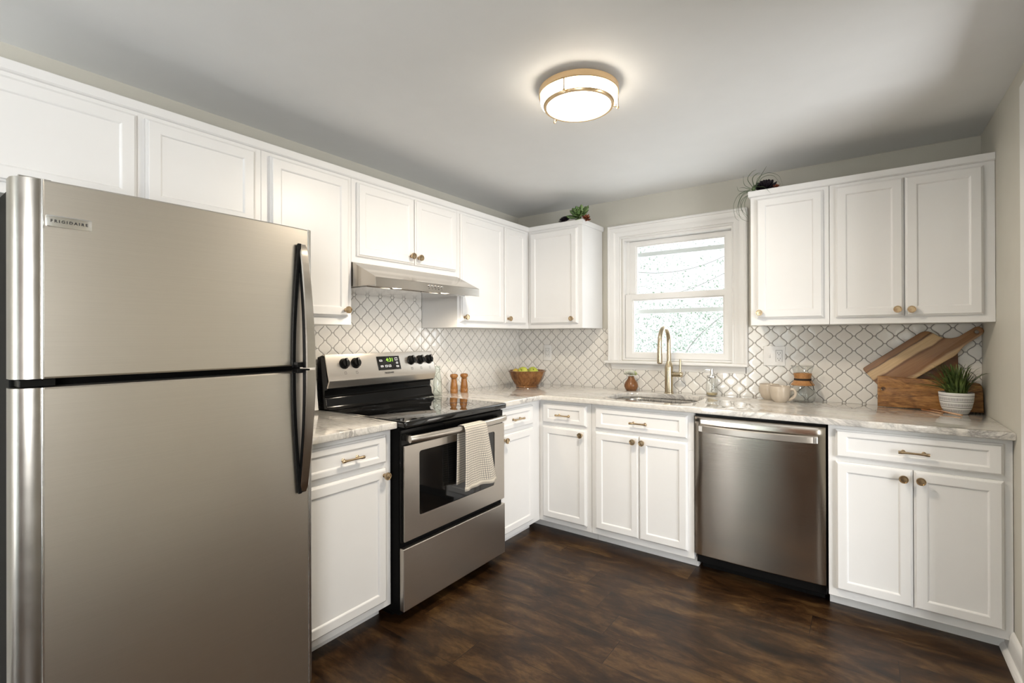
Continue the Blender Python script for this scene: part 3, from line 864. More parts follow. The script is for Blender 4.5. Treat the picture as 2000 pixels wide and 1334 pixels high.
for nm, mt, cs in (('white_flower', 'petals', (-0.020, -0.016, 0.108)), ('green_flower', 'pale_green', (0.016, -0.004, 0.106)), ('cream_flower', 'petals', (0.010, -0.020, 0.112))):
    bm = NB(); flower_head(bm, cs, 0.030, len(nm)); tube(bm, [(0, 0, 0.086), (cs[0]*0.6, cs[1]*0.6, 0.10), cs], 0.0016, 6)
    finish(nm, bm, mt, vs)

# ------------------------------------------------------------------ dishwasher
dwx0, dwx1 = 1.5345, 2.1085
dw = thing('dishwasher', 'stainless steel dishwasher between the sink cabinet and right cabinet', 'dishwasher', (dwx0, 0, 0))
w = dwx1-dwx0
bm = NB(); box(bm, 0.002, w-0.002, -0.570, -0.03, 0.05, 0.826)
box(bm, 0.012, w-0.012, -0.500, -0.03, 0.0, 0.09)
finish('tub', bm, 'black_plastic', dw, bevel=0.002)
bm = NB()
rings = []
N = 28
def dwr(z, ins=0.0):
    r = []
    for i in range(N+1):
        u = i/N; x = 0.003+(w-0.006)*u
        b = 0.007*(1-(2*u-1)**2)
        e = 0.004 if i in (0, N) else 0.0
        r.append((x, -0.612-b+e+ins, z))
    return r
zs = [(0.104, 0.004), (0.108, 0.0), (0.30, 0.0), (0.50, 0.0), (0.70, 0.0), (0.772, 0.0), (0.808, 0.0), (0.814, 0.004)]
rows = [dwr(z, i) for z, i in zs]
rows = [[(p[0], -0.571, 0.104) for p in rows[0]]]+rows+[[(p[0], -0.571, 0.814) for p in rows[0]]]
loft(bm, rows, False)
for i in (0, N):
    col = [r[i] for r in rows]; bm.faces.new([bm.verts.new(p) for p in col])
bmesh.ops.remove_doubles(bm, verts=bm.verts[:], dist=1e-5)
dd = finish('door', bm, 'dishwasher_steel', dw, smooth=True, auto=35)
bm = NB()
rings = []
for i in range(25):
    u = i/24; x = 0.030+(w-0.062)*u
    s = 1-(2*u-1)**2
    yo = -0.626-0.030*s**0.6-0.006
    zc = 0.757-0.002*s; hh = 0.0165
    rings.append([(x, yo, zc-hh+0.003), (x, yo, zc+hh-0.003), (x, yo+0.003, zc+hh), (x, yo+0.018, zc+hh), (x, yo+0.021, zc+hh-0.003), (x, yo+0.021, zc-hh+0.003), (x, yo+0.018, zc-hh), (x, yo+0.003, zc-hh)])
loft(bm, rings, True, True, True)
for u in (0.030, w-0.058): box(bm, u, u+0.024, -0.640, -0.612, 0.744, 0.770)
finish('handle', bm, 'brushed_steel', dd, smooth=True, auto=35)
bm = NB()
box(bm, 0.034, 0.128, -0.6185, -0.6135, 0.779, 0.799)
finish('badge', bm, 'polished_steel', dd, bevel=0.001)

# ------------------------------------------------------------------ stove
SY_0, SY_1 = -1.790, -1.0625
st = thing('stove', 'freestanding stove with black glass top and stainless front', 'stove', (0, SY_0, 0), R90)
w = SY_1-SY_0      # local: x along world +y, front -y = world +x
bm = NB()
box(bm, 0.001, w-0.001, -0.628, -0.012, 0.030, 0.842)
box(bm, 0.02, w-0.02, -0.56, -0.03, 0.0, 0.03)
finish('body', bm, 'black_case', st, bevel=0.003)
bm = NB()
slab(bm, rrect(0.0005, w-0.0005, -0.668, -0.020, 0.012, 4), [], 0.836, 0.8655, 0.008, 4)
ck = finish('cooktop', bm, 'black_glass', st, smooth=True, auto=50)
M['burner_ring'] = NT('burner_ring').set((0.018, 0.018, 0.02), 0.25)
for cx, cy, r in ((0.19, -0.49, 0.105), (0.53, -0.49, 0.08), (0.19, -0.22, 0.08), (0.53, -0.22, 0.105)):
    for q in (r, r*0.72):
        bm = NB(); lathe(bm, [(q-0.001, 0.8655), (q-0.001, 0.8658), (q+0.001, 0.8658), (q+0.001, 0.8655)], 48, cx, cy)
        finish('burner_marking', bm, 'burner_ring', ck)
# back guard
bm = NB()
extrude_profile(bm, [(-0.020, 0.866), (-0.020, 1.125), (-0.060, 1.135), (-0.080, 1.132), (-0.112, 0.990), (-0.108, 0.965), (-0.084, 0.960), (-0.080, 0.930), (-0.092, 0.918), (-0.098, 0.885), (-0.118, 0.866)], 'x', 0.001, w-0.001)
bgd = finish('back_guard', bm, 'black_enamel', st, bevel=0.003)
bm = NB()
fp = [(-0.062, 1.139), (-0.088, 1.140), (-0.1275, 1.012), (-0.1255, 1.004), (-0.112, 0.972), (-0.104, 0.974), (-0.119, 1.008), (-0.084, 1.132), (-0.062, 1.133)]
extrude_profile(bm, fp, 'x', -0.001, w+0.001)
cp = finish('control_panel', bm, 'brushed_steel', bgd, bevel=0.0015)
# plane of the tilted panel
PA = Vector((0, -0.088, 1.140)); PB = Vector((0, -0.1275, 1.012))
pd = (PB-PA).normalized(); pn = Vector((0, -(-pd.z), 0)); pn = Vector((0, pd.z, -pd.y)).normalized()
if pn.y > 0: pn = -pn
tilt = math.atan2(-pn.z, -pn.y)  # rotation about x so that local -y points along pn
def on_panel(x, s, h=0.0): return PA+Vector((x, 0, 0))+pd*s+pn*h
ROTP = (math.atan2(pn.z, -pn.y)*-1.0, 0, 0)
for i, kx in enumerate((0.098, 0.166, 0.546, 0.617, 0.687)):
    bm = NB()
    lathe(bm, [(0.0, 0.0), (0.0275, 0.0), (0.0275, -0.004), (0.0235, -0.008), (0.0215, -0.022), (0.0195, -0.025), (0.0, -0.0255)], 30, axis='y')
    box(bm, -0.0055, 0.0055, -0.033, -0.006, -0.022, 0.022)
    k = finish('control_knob', bm, 'black_plastic', cp, on_panel(kx, 0.052), ROTP, smooth=True, auto=30)
    bm = NB(); box(bm, -0.0006, 0.0006, -0.0336, -0.0329, 0.008, 0.020); finish('pointer', bm, 'white_plastic', k)
bm = NB(); 
for x0, x1, s0, s1 in ((0.305, 0.462, 0.022, 0.100),):
    a = [on_panel(x0, s0, 0.0002), on_panel(x1, s0, 0.0002), on_panel(x1, s1, 0.0002), on_panel(x0, s1, 0.0002)]
    b = [p+pn*0.0018 for p in a]
    loft(bm, [[tuple(p) for p in a], [tuple(p) for p in b]], True, True, True)
ds = finish('display', bm, 'black_glass', cp)
text('clock_digits', '4:31', 0.030, 'green_digits', ds, on_panel(0.392, 0.044, 0.0022), (R90+ROTP[0], 0, 0), 0.0002, 0.0004)
for ix, sx, ww, hh in ((0.330, 0.046, 0.020, 0.010), (0.332, 0.078, 0.018, 0.010), (0.362, 0.078, 0.018, 0.012), (0.386, 0.078, 0.018, 0.012), (0.438, 0.040, 0.018, 0.016), (0.440, 0.062, 0.014, 0.010), (0.440, 0.082, 0.018, 0.010)):
    a = [on_panel(ix-ww/2, sx-hh/2, 0.0021), on_panel(ix+ww/2, sx-hh/2, 0.0021), on_panel(ix+ww/2, sx+hh/2, 0.0021), on_panel(ix-ww/2, sx+hh/2, 0.0021)]
    i2 = [on_panel(ix-ww/2+0.003, sx-hh/2+0.003, 0.0021), on_panel(ix+ww/2-0.003, sx-hh/2+0.003, 0.0021), on_panel(ix+ww/2-0.003, sx+hh/2-0.003, 0.0021), on_panel(ix-ww/2+0.003, sx+hh/2-0.003, 0.0021)]
    bm = NB(); loft(bm, [[tuple(p) for p in a], [tuple(p) for p in i2]], True)
    finish('touch_key', bm, 'panel_icons', ds)
text('lettering', 'FRIGIDAIRE', 0.0125, 'dark_slot', cp, on_panel(0.375, 0.116, 0.0006), (R90+ROTP[0], 0, 0), 0.0002, 0.0002)
for kx in (0.098, 0.166, 0.546, 0.617, 0.687):
    bm = NB()
    for a0, b0, a1, b1 in ((-0.006, 0.094, 0.006, 0.0955), (-0.006, 0.1055, 0.006, 0.107), (-0.006, 0.094, -0.0045, 0.107), (0.0045, 0.094, 0.006, 0.107)):
        q = [on_panel(kx+a0, b0, 0.0003), on_panel(kx+a1, b0, 0.0003), on_panel(kx+a1, b1, 0.0003), on_panel(kx+a0, b1, 0.0003)]
        bm.faces.new([bm.verts.new(p) for p in q])
    finish('burner_icon', bm, 'dark_slot', cp)
# oven door
bm = NB()
box(bm, 0.003, w-0.003, -0.640, -0.6285, 0.340, 0.826)
od = finish('oven_door', bm, 'black_enamel', st, bevel=0.003)
def frame_xz(bm, x0, x1, z0, z1, inner, yb, yf):
    a, b, c, d = inner
    seg = 5
    inn = rrect(a, b, c, d, 0.012, seg)
    out = []
    for cx, cz in ((x1, z1), (x0, z1), (x0, z0), (x1, z0)): out += [(cx, cz)]*(seg+1)
    n = len(inn)
    vo = [[bm.verts.new((x, y, z)) for x, z in ((x1, z1), (x0, z1), (x0, z0), (x1, z0))] for y in (yf, yb)]
    vi = [[bm.verts.new((x, y, z)) for x, z in inn] for y in (yf, yb)]
    for k in range(4):
        bm.faces.new((vo[0][k], vo[0][(k+1) % 4], vo[1][(k+1) % 4], vo[1][k]))
    for k in range(n):
        bm.faces.new((vi[0][k], vi[1][k], vi[1][(k+1) % n], vi[0][(k+1) % n]))
    for layer in (0, 1):
        for k in range(4):
            ids = list(range(k*(seg+1), (k+1)*(seg+1)))
            for q in range(seg): bm.faces.new((vo[layer][k], vi[layer][ids[q]], vi[layer][ids[q+1]]))
            bm.faces.new((vo[layer][k], vi[layer][ids[-1]], vi[layer][(ids[-1]+1) % n], vo[layer][(k+1) % 4]))
bm = NB(); frame_xz(bm, 0.012, w-0.005, 0.345, 0.757, (0.098, w-0.090, 0.437, 0.722), -0.6405, -0.652)
finish('steel_frame', bm, 'brushed_steel', od, bevel=0.0012)
bm = NB(); box(bm, 0.099, w-0.091, -0.6485, -0.6405, 0.438, 0.721)
finish('oven_window', bm, 'black_glass', od)
bm = NB()
rings = []
for i in range(29):
    u = i/28; x = 0.024+(w-0.046)*u; s = 1-(2*u-1)**2
    yc = -0.672-0.026*s**0.7; zc = 0.787
    r1, r2 = 0.011, 0.0165
    rings.append([(x, yc+r1*math.cos(2*PI*k/16), zc+r2*math.sin(2*PI*k/16)) for k in range(16)])
loft(bm, rings, True, True, True)
for u in (0.028, w-0.052): box(bm, u, u+0.024, -0.672, -0.640, 0.775, 0.799)
finish('handle', bm, 'brushed_steel', od, smooth=True, auto=50)
bm = NB()
box(bm, 0.003, w-0.003, -0.655, -0.6285, 0.050, 0.318)
finish('storage_drawer', bm, 'brushed_steel', st, bevel=0.004, seg=3)

# dish towel over the oven handle
def towel():
    bm = NB(); uvl = bm.loops.layers.uv.new('UVMap')
    NU, NV = 30, 46
    hx, hz = 0.698, 0.787   # handle world x, z
    top = hz+0.021
    grid = []
    for j in range(NV+1):
        v = j/NV                  # 0 back hem, 1 front hem
        row = []
        Lb, Lf = 0.30, 0.325
        s = v*(Lb+Lf)-Lb
        for i in range(NU+1):
            u = i/NU
            if s < 0: k = -s/Lb
            else: k = s/Lf
            # width spreads as it falls
            if s >= 0:
                yl_ = -1.464-0.002*k; yr_ = -1.312+0.110*k**1.0
            else:
                yl_ = -1.476+0.000*k; yr_ = -1.33+0.03*k
            y = yl_+(yr_-yl_)*u
            fold = 0.010*math.sin(u*9.0+0.6)*min(1, k*1.5)+0.006*math.sin(u*17+1.0)*k
            if abs(s) < 0.03:
                a = s/0.03*PI/2
                x = hx+0.018*math.sin(a); z = top-0.018*(1-math.cos(a))
            elif s >= 0:
                x = hx+0.018-0.012*k+fold+0.004; z = top-0.018-(s-0.03)
            else:
                x = hx-0.018-0.010*k+fold*0.25; z = top-0.018-(-s-0.03)
                x = max(x, 0.6575)
            if s > 0: z += -0.010*k*u
            row.append(bm.verts.new((x, y, z)))
        grid.append(row)
    for j in range(NV):
        for i in range(NU):
            f = bm.faces.new((grid[j][i], grid[j][i+1], grid[j+1][i+1], grid[j+1][i]))
            for lp, (a, b) in zip(f.loops, ((i, j), (i+1, j), (i+1, j+1), (i, j+1))):
                lp[uvl].uv = (a/NU, 1-b/NV)
    o = finish('dish_towel', bm, 'waffle_towel', smooth=True)
    md = o.modifiers.new('solid', 'SOLIDIFY'); md.thickness = 0.003; md.offset = 0
    tag(o, 'cream waffle-weave dish towel hanging over the oven handle', 'towel')
towel()

# ------------------------------------------------------------------ range hood
hd = thing('range_hood', 'stainless steel range hood above the stove', 'range hood', (0, -1.7885, 0), R90)
w = 0.7235
bm = NB()
prof = [(-0.0085, 1.577), (-0.310, 1.577), (-0.476, 1.497), (-0.476, 1.4545), (-0.470, 1.4545), (-0.470, 1.462), (-0.0085, 1.462)]
extrude_profile(bm, prof, 'x', 0.0, w)
hb = finish('canopy', bm, 'hood_steel', hd, bevel=0.0015)
for x0, x1 in ((0.02, w/2-0.004), (w/2+0.004, w-0.02)):
    bm = NB(); box(bm, x0, x1, -0.385, -0.03, 1.4575, 1.4618)
    finish('filter', bm, 'polished_steel', hd, bevel=0.001)
for x in (0.165, 0.495):
    bm = NB(); lathe(bm, [(0.0, 1.4585), (0.022, 1.4585), (0.024, 1.4617)], 28, x, -0.430, cap0=False)
    finish('light', bm, 'lit_hood_lamp', hd)
    d = bpy.data.lights.new('hood_lamp_light', 'SPOT'); d.energy = 5.5; d.color = (1, 0.86, 0.68); d.shadow_soft_size = 0.025; d.spot_size = 2.9; d.spot_blend = 0.6
    lo = bpy.data.objects.new('hood_lamp_light', d); COL.objects.link(lo); lo.location = (0.430, -1.7885+x, 1.450)
for i in range(5):
    bm = NB(); lathe(bm, [(0.0, 0.0), (0.006, 0.0), (0.006, -0.004), (0.005, -0.005), (0.0, -0.005)], 18, axis='y')
    finish('button', bm, 'polished_steel', hb, (0.330+0.023*i, -0.476, 1.484), smooth=True, auto=40)
for i in range(5):
    bm = NB(); box(bm, 0.327+0.023*i, 0.333+0.023*i, -0.4765, -0.4755, 1.4685, 1.4715)
    finish('button_mark', bm, 'dark_slot', hb)

# ------------------------------------------------------------------ refrigerator
FX = 0.762
fr = thing('refrigerator', 'large top freezer refrigerator with brushed stainless doors', 'refrigerator', (0, -2.978, 0), R90)
w = 0.711
bm = NB(); box(bm, 0.008, w-0.006, -0.690, -0.030, 0.020, 1.562)
box(bm, 0.03, w-0.03, -0.66, -0.05, 0.0, 0.02)
finish('case', bm, 'black_case', fr, bevel=0.004)
def fdoor(name, z0, z1):
    d = thing_part(name, fr)
    # flat panel
    bm = NB()
    N = 20
    def ring(z, ins):
        r = []
        for i in range(N+1):
            u = i/N; x = 0.053+(w-0.053-0.0245)*u
            r.append((x, -FX-0.0015-0.010*(1-(2*u-1)**2)+ins, z))
        return r
    rows = [[(p[0], -0.700, z0) for p in ring(z0, 0)], ring(z0, 0.004), ring(z0+0.004, 0.0), ring(z0+(z1-z0)*0.33, 0), ring(z0+(z1-z0)*0.66, 0), ring(z1-0.004, 0), ring(z1, 0.004), [(p[0], -0.700, z1) for p in ring(z1, 0)]]
    loft(bm, rows, False)
    return bm
def thing_part(name, parent): return parent
for nm, z0, z1 in (('freezer_door', 1.134, 1.579), ('fridge_door', 0.088, 1.114)):
    bm = fdoor(nm, z0, z1)
    D = finish(nm, bm, 'fridge_steel', fr, smooth=True, auto=40)
    # rounded end caps with bright bead
    bm = NB()
    def capring(z, sgn):
        pts = []
        if sgn < 0:
            x1 = 0.0485; R = 0.046
            pts = [(x1, -0.700), (x1, -FX+0.001)]
            for k in range(9):
                a = math.radians(90*k/8)
                pts.append((x1-0.004-(R-0.004)*math.sin(a), -FX+0.034-0.034*math.cos(a)))
            pts.append((x1-R, -0.700))
        else:
            x0 = w-0.0195; R = 0.0195
            pts = [(x0, -0.700), (x0, -FX+0.001)]
            for k in range(9):
                a = math.radians(90*k/8)
                pts.append((x0+0.001+(R-0.001)*math.sin(a), -FX+0.034-0.034*math.cos(a)))
            pts.append((x0+R, -0.700))
        return [(a, b, z) for a, b in pts]
    bm.free()
    for sgn in (-1, 1):
        bm = NB(); loft(bm, [capring(z0, sgn), capring(z1, sgn)], True, True, True)
        finish('edge_cap', bm, 'cap_steel', D, smooth=True, auto=30)
    for xx in (0.0507, w-0.0217):
        bm = NB(); tube(bm, [(xx, -FX-0.0005, z0), (xx, -FX-0.0005, z1)], 0.0026, 12)
        finish('bead', bm, 'silver_strip', D, smooth=True, auto=50)
    # back of the door and gasket
    bm = NB(); box(bm, 0.006, w-0.004, -0.7005, -0.6905, z0+0.004, z1-0.002); finish('gasket', bm, 'black_plastic', D)
    # bowed handle
    bm = NB()
    if nm == 'freezer_door': za, zb = 1.527, 1.128; 
    else: za, zb = 0.722, 1.120
    rings = []; NN = 20
    for i in range(NN+1):
        u = i/NN; z = za+(zb-za)*u
        out = 0.038*math.sin(u*PI/2)**0.9
        yb = -FX-0.002-out
        th = 0.010+0.006*u; hw = 0.0135+0.0035*u
        cx = 0.667
        yo = yb-th if u > 0 else yb-0.003
        rings.append([(cx-hw, yb, z), (cx-hw, yo+0.003, z), (cx-hw+0.003, yo, z), (cx+hw-0.003, yo, z), (cx+hw, yo+0.003, z), (cx+hw, yb, z)])
    loft(bm, rings, True, True, True)
    h = finish('handle', bm, 'hood_steel', D, smooth=True, auto=30)
    bm = NB()
    rings = []
    for i in range(NN+1):
        u = i/NN; z = za+(zb-za)*u
        out = 0.038*math.sin(u*PI/2)**0.9
        yb = -FX-0.002-out
        hw = 0.013+0.0035*u; cx = 0.666
        rings.append([(cx-hw-0.0015, yb+0.004, z), (cx-hw-0.0015, yb-0.006-0.004*u, z), (cx+hw-0.002, yb-0.003, z), (cx+hw-0.002, yb+0.004, z)])
    loft(bm, rings, True, True, True)
    # black strip on the door, shaped as the bow's dark reflection
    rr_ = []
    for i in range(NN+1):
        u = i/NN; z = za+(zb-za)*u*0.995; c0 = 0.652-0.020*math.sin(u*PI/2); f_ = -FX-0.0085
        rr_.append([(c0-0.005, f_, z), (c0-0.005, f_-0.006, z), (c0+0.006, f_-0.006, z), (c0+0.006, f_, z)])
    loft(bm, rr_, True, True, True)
    box(bm, 0.630, 0.672, -FX-0.038, -FX-0.006, zb-0.008 if nm != 'freezer_door' else zb+0.002, zb+0.004 if nm != 'freezer_door' else zb+0.018)
    finish('handle_backing_and_reflection', bm, 'black_plastic', h, bevel=0.001)
    if nm == 'freezer_door':
        bm = NB(); 
        slab(bm, rrect(0.053, 0.133, 0, 0.026, 0.003, 3), [], 0.0, 0.003, 0.001, 2)
        bmesh.ops.rotate(bm, verts=bm.verts[:], cent=(0, 0, 0), matrix=Matrix.Rotation(R90, 3, 'X'))
        bd = finish('badge', bm, 'silver_strip', D, (0.002, -FX-0.0035, 1.4755), smooth=True, auto=30)
        text('lettering', 'F R I G I D A I R E', 0.0086, 'dark_slot', bd, (0.093, -0.0032, 0.0130), (R90, 0, 0), 0.0003, 0.0003)
bm = NB(); box(bm, 0.02, w-0.02, -0.735, -0.660, 0.012, 0.080)
finish('base_grille', bm, 'black_plastic', fr, bevel=0.002)
for a_, m_ in (((0.015, 0.075, -0.748, -0.690, 1.1155, 1.1325), 'black_plastic'), ((0.015, 0.07, -0.74, -0.64, 1.5625, 1.586), 'polished_steel')):
    bm = NB(); box(bm, *a_)
    finish('hinge', bm, m_, fr, bevel=0.002)

# ------------------------------------------------------------------ ceiling light
LX, LY = 1.368, -1.543
cl = thing('ceiling_light', 'round flush ceiling light with brass ring and lit white glass', 'ceiling light', (LX, LY, H))
bm = NB(); lathe(bm, [(0.0, -0.001), (0.115, -0.001), (0.115, -0.014), (0.148, -0.0145), (0.151, -0.017), (0.151, -0.038), (0.149, -0.040), (0.145, -0.040), (0.143, -0.034)], 64)
finish('ring', bm, 'lamp_brass', cl, smooth=True, auto=30)
bm = NB(); lathe(bm, [(0.1435, -0.038), (0.1450, -0.056), (0.142, -0.067), (0.133, -0.074), (0.120, -0.0770), (0.0, -0.0780)], 64)
finish('glass_shade', bm, 'lit_lamp_glass', cl, smooth=True)
bm = NB(); lathe(bm, [(0.1215, -0.0765), (0.122, -0.0815), (0.131, -0.0815), (0.134, -0.077), (0.1345, -0.0715)], 64)
finish('trim_ring', bm, 'lamp_brass', cl, smooth=True, auto=30)
for a in (math.radians(158), math.radians(36), math.radians(278)):
    bm = NB(); q = (math.cos(a), math.sin(a))
    tube(bm, [(q[0]*0.149, q[1]*0.149, -0.040), (q[0]*0.149, q[1]*0.149, -0.077)], 0.0030, 10)
    lathe(bm, [(0.0, 0.0), (0.005, -0.001), (0.006, -0.005), (0.004, -0.010), (0.0, -0.011)], 14, q[0]*0.149, q[1]*0.149, -0.077)
    tube(bm, [(q[0]*0.130, q[1]*0.130, -0.078), (q[0]*0.150, q[1]*0.150, -0.078)], 0.0025, 8)
    finish('clip', bm, 'lamp_brass', cl, smooth=True, auto=40)
d = bpy.data.lights.new('ceiling_lamp_light', 'AREA'); d.shape = 'DISK'; d.size = 0.22; d.energy = 18; d.color = (1.0, 0.87, 0.70)
lo = bpy.data.objects.new('ceiling_lamp_light', d); COL.objects.link(lo); lo.location = (LX, LY, H-0.083)

# ------------------------------------------------------------------ outlets
def plate(label, cat, x0, x1, z0, z1, name='outlet'):
    o = thing(name, label, cat, (x0, -0.0095, z0)); W_, H_ = x1-x0, z1-z0
    bm = NB(); slab(bm, rrect(0, W_, 0, H_, 0.004, 3), [], 0.0, 0.005, 0.002, 2)
    bmesh.ops.rotate(bm, verts=bm.verts[:], cent=(0, 0, 0), matrix=Matrix.Rotation(R90, 3, 'X'))
    finish('cover_plate', bm, 'white_plastic', o, smooth=True, auto=30)
    return o, W_, H_
def receptacle(o, cx, cz):
    bm = NB(); box(bm, cx-0.016, cx+0.016, -0.0066, -0.0045, cz-0.033, cz+0.033); r = finish('receptacle', bm, 'white_plastic', o, bevel=0.001)
    bm = NB()
    for s in (-0.016, 0.016):
        box(bm, cx-0.0075, cx-0.0055, -0.0070, -0.0064, cz+s-0.002, cz+s+0.006); box(bm, cx+0.0055, cx+0.0075, -0.0070, -0.0064, cz+s-0.002, cz+s+0.006)
        box(bm, cx-0.002, cx+0.002, -0.0070, -0.0064, cz+s-0.010, cz+s-0.006)
    box(bm, cx-0.017, cx-0.016, -0.0058, -0.0049, cz-0.034, cz+0.034); box(bm, cx+0.016, cx+0.017, -0.0058, -0.0049, cz-0.034, cz+0.034)
    box(bm, cx-0.017, cx+0.017, -0.0058, -0.0049, cz+0.033, cz+0.034)
    finish('slots', bm, 'dark_slot', r)
o, a, b = plate('white single outlet plate above the fruit bowl', 'outlet', 0.243, 0.314, 1.043, 1.163)
receptacle(o, a/2, b/2)
o, a, b = plate('wide white plate with switch and outlet right of the window', 'outlet', 1.768, 1.880, 1.052, 1.166, 'switch_and_outlet')
receptacle(o, a*0.72, b/2)
bm = NB(); box(bm, a*0.28-0.005, a*0.28+0.005, -0.0062, -0.0045, b/2-0.012, b/2+0.012); box(bm, a*0.28-0.0035, a*0.28+0.0035, -0.0125, -0.006, b/2-0.008, b/2+0.003)
finish('switch', bm, 'white_plastic', o, bevel=0.001)

# ------------------------------------------------------------------ counter items
bt = thing('glass_bottle', 'clear glass bottle standing beside the stove back guard', 'bottle', (0.092, -1.012, CT))
bm = NB()
po = [(0.0, 0.0), (0.026, 0.0), (0.0285, 0.004), (0.0285, 0.060), (0.0275, 0.085), (0.0205, 0.125), (0.0175, 0.138), (0.0175, 0.145), (0.0195, 0.147), (0.0195, 0.152), (0.0175, 0.154), (0.0175, 0.180), (0.019, 0.183)]
lathe(bm, po+[(r-0.0022, h) for r, h in reversed(po[2:])]+[(0.0, 0.006)], 32)
finish('bottle', bm, 'bottle_glass', bt, smooth=True)

def mill(label, x, y, rot, shaft):
    m = thing('pepper_mill' if shaft else 'salt_shaker', label, 'mill', (x, y, CT), rot)
    bm = NB()
    lathe(bm, [(0.0, 0.0), (0.0235, 0.0), (0.0245, 0.002), (0.0245, 0.026), (0.0235, 0.027), (0.0245, 0.029), (0.0235, 0.033), (0.0245, 0.035), (0.0215, 0.060), (0.0175, 0.086), (0.0180, 0.092), (0.0, 0.093)], 32)
    finish('body', bm, 'mill_wood', m, smooth=True, auto=60)
    bm = NB()
    lathe(bm, [(0.0, 0.0935), (0.0165, 0.0935), (0.0195, 0.098), (0.0250, 0.106), (0.0258, 0.114), (0.0225, 0.121), (0.014, 0.1245), (0.0, 0.125)], 32)
    finish('cap', bm, 'mill_wood', m, smooth=True, auto=60)
    if shaft:
        bm = NB(); tube(bm, [(0, 0, 0.124), (0, 0, 0.133)], 0.003, 10); finish('shaft', bm, 'silver_strip', m, smooth=True, auto=40)
mill('wooden pepper mill with metal tip, nearer the bottle', 0.092, -0.862, 0.3, True)
mill('wooden salt shaker, the one nearer the corner', 0.118, -0.793, 1.9, False)

bw = thing('fruit_bowl', 'carved dark wooden bowl in the corner holding fruit', 'bowl', (0.262, -0.268, CT))
bm = NB()
seg = 64
def br(r, h, fl=0.0):
    return [(r*(1+fl*math.cos(9*2*PI*i/seg))*math.cos(2*PI*i/seg), r*(1+fl*math.cos(9*2*PI*i/seg))*math.sin(2*PI*i/seg), h) for i in range(seg)]
prf = [(0.0001, 0.0, 0), (0.080, 0.0, 0), (0.084, 0.003, 0), (0.082, 0.010, 0), (0.096, 0.028, 0.012), (0.115, 0.060, 0.030), (0.126, 0.090, 0.030), (0.132, 0.108, 0.012), (0.139, 0.113, 0.012), (0.140, 0.119, 0.012),
       (0.132, 0.120, 0.01), (0.124, 0.112, 0.01), (0.113, 0.080, 0.0), (0.095, 0.040, 0.0), (0.060, 0.018, 0), (0.0001, 0.014, 0)]
loft(bm, [br(*p) for p in prf])
finish('bowl', bm, 'bowl_wood', bw, smooth=True, auto=50)
def fruit(name, label, x, y, z, r, mat, seed, pear=False):
    q = random.Random(seed)
    o = thing(name, label, name, (x, y, z), q.uniform(0, 6), 'fruit in the wooden bowl')
    bm = NB()
    if pear: pf = [(0.0001, -r*0.9), (r*0.5, -r*0.88), (r*0.95, -r*0.3), (r*0.9, r*0.25), (r*0.55, r*0.8), (r*0.3, r*1.15), (0.0001, r*1.2)]
    else: pf = [(0.0001, -r*0.80), (r*0.25, -r*0.88), (r*0.65, -r*0.72), (r*0.95, -r*0.2), (r, r*0.15), (r*0.85, r*0.6), (r*0.5, r*0.86), (r*0.22, r*0.82), (r*0.06, r*0.62), (0.0001, r*0.6)]
    lathe(bm, pf, 28)
    finish('flesh', bm, mat, o, smooth=True)
    bm = NB(); s0 = r*(1.15 if pear else 0.6)
    tube(bm, [(0, 0, s0), (0.002, 0.001, s0+0.012), (0.006, 0.0, s0+0.020)], 0.0013, 6); finish('stem', bm, 'leather_cord', o, smooth=True)
    o.rotation_euler = (q.uniform(-0.9, 0.9), q.uniform(-0.9, 0.9), q.uniform(0, 6))
BZ = CT+0.006
fruit('apple', 'largest yellow-green apple at the middle of the bowl', 0.264, -0.318, BZ+0.106, 0.035, 'apple_skin', 2)
fruit('apple', 'yellow-green apple at the right side of the bowl', 0.334, -0.286, BZ+0.103, 0.033, 'apple_skin', 5)
fruit('pear', 'brownish yellow pear at the left side of the bowl', 0.200, -0.322, BZ+0.104, 0.026, 'pear_skin', 8, True)
fruit('apple', 'green apple at the back of the bowl', 0.275, -0.215, BZ+0.103, 0.034, 'apple_skin', 11)
fruit('apple', 'green apple low at the left back of the bowl', 0.196, -0.244, BZ+0.098, 0.033, 'apple_skin', 14)

def mug(label, x, y, rot, group='beige mugs'):
    m = thing('mug', label, 'mug', (x, y, CT), rot, group); m.scale = (0.86, 0.86, 1)
    bm = NB()
    lathe(bm, [(0.0, 0.0), (0.034, 0.0), (0.036, 0.003), (0.050, 0.016), (0.0560, 0.036), (0.0585, 0.060), (0.0590, 0.086), (0.0575, 0.0875), (0.0560, 0.086), (0.0555, 0.060), (0.052, 0.036), (0.044, 0.016), (0.0, 0.010)], 40)
    finish('cup', bm, 'mug_glaze', m, smooth=True, auto=60)
    bm = NB()
    p = crom([(0.052, 0, 0.070), (0.074, 0, 0.073), (0.086, 0, 0.056), (0.080, 0, 0.034), (0.062, 0, 0.020), (0.044, 0, 0.014)], 6)
    tube(bm, p, 0.0060, 12, flat=1.3)
    finish('handle', bm, 'mug_glaze', m, smooth=True)
mug('front beige mug with its handle turned to the glass carafe', 1.872, -0.160, math.radians(-5))
mug('rear beige mug partly hidden behind the other mug', 1.806, -0.070, math.radians(140))

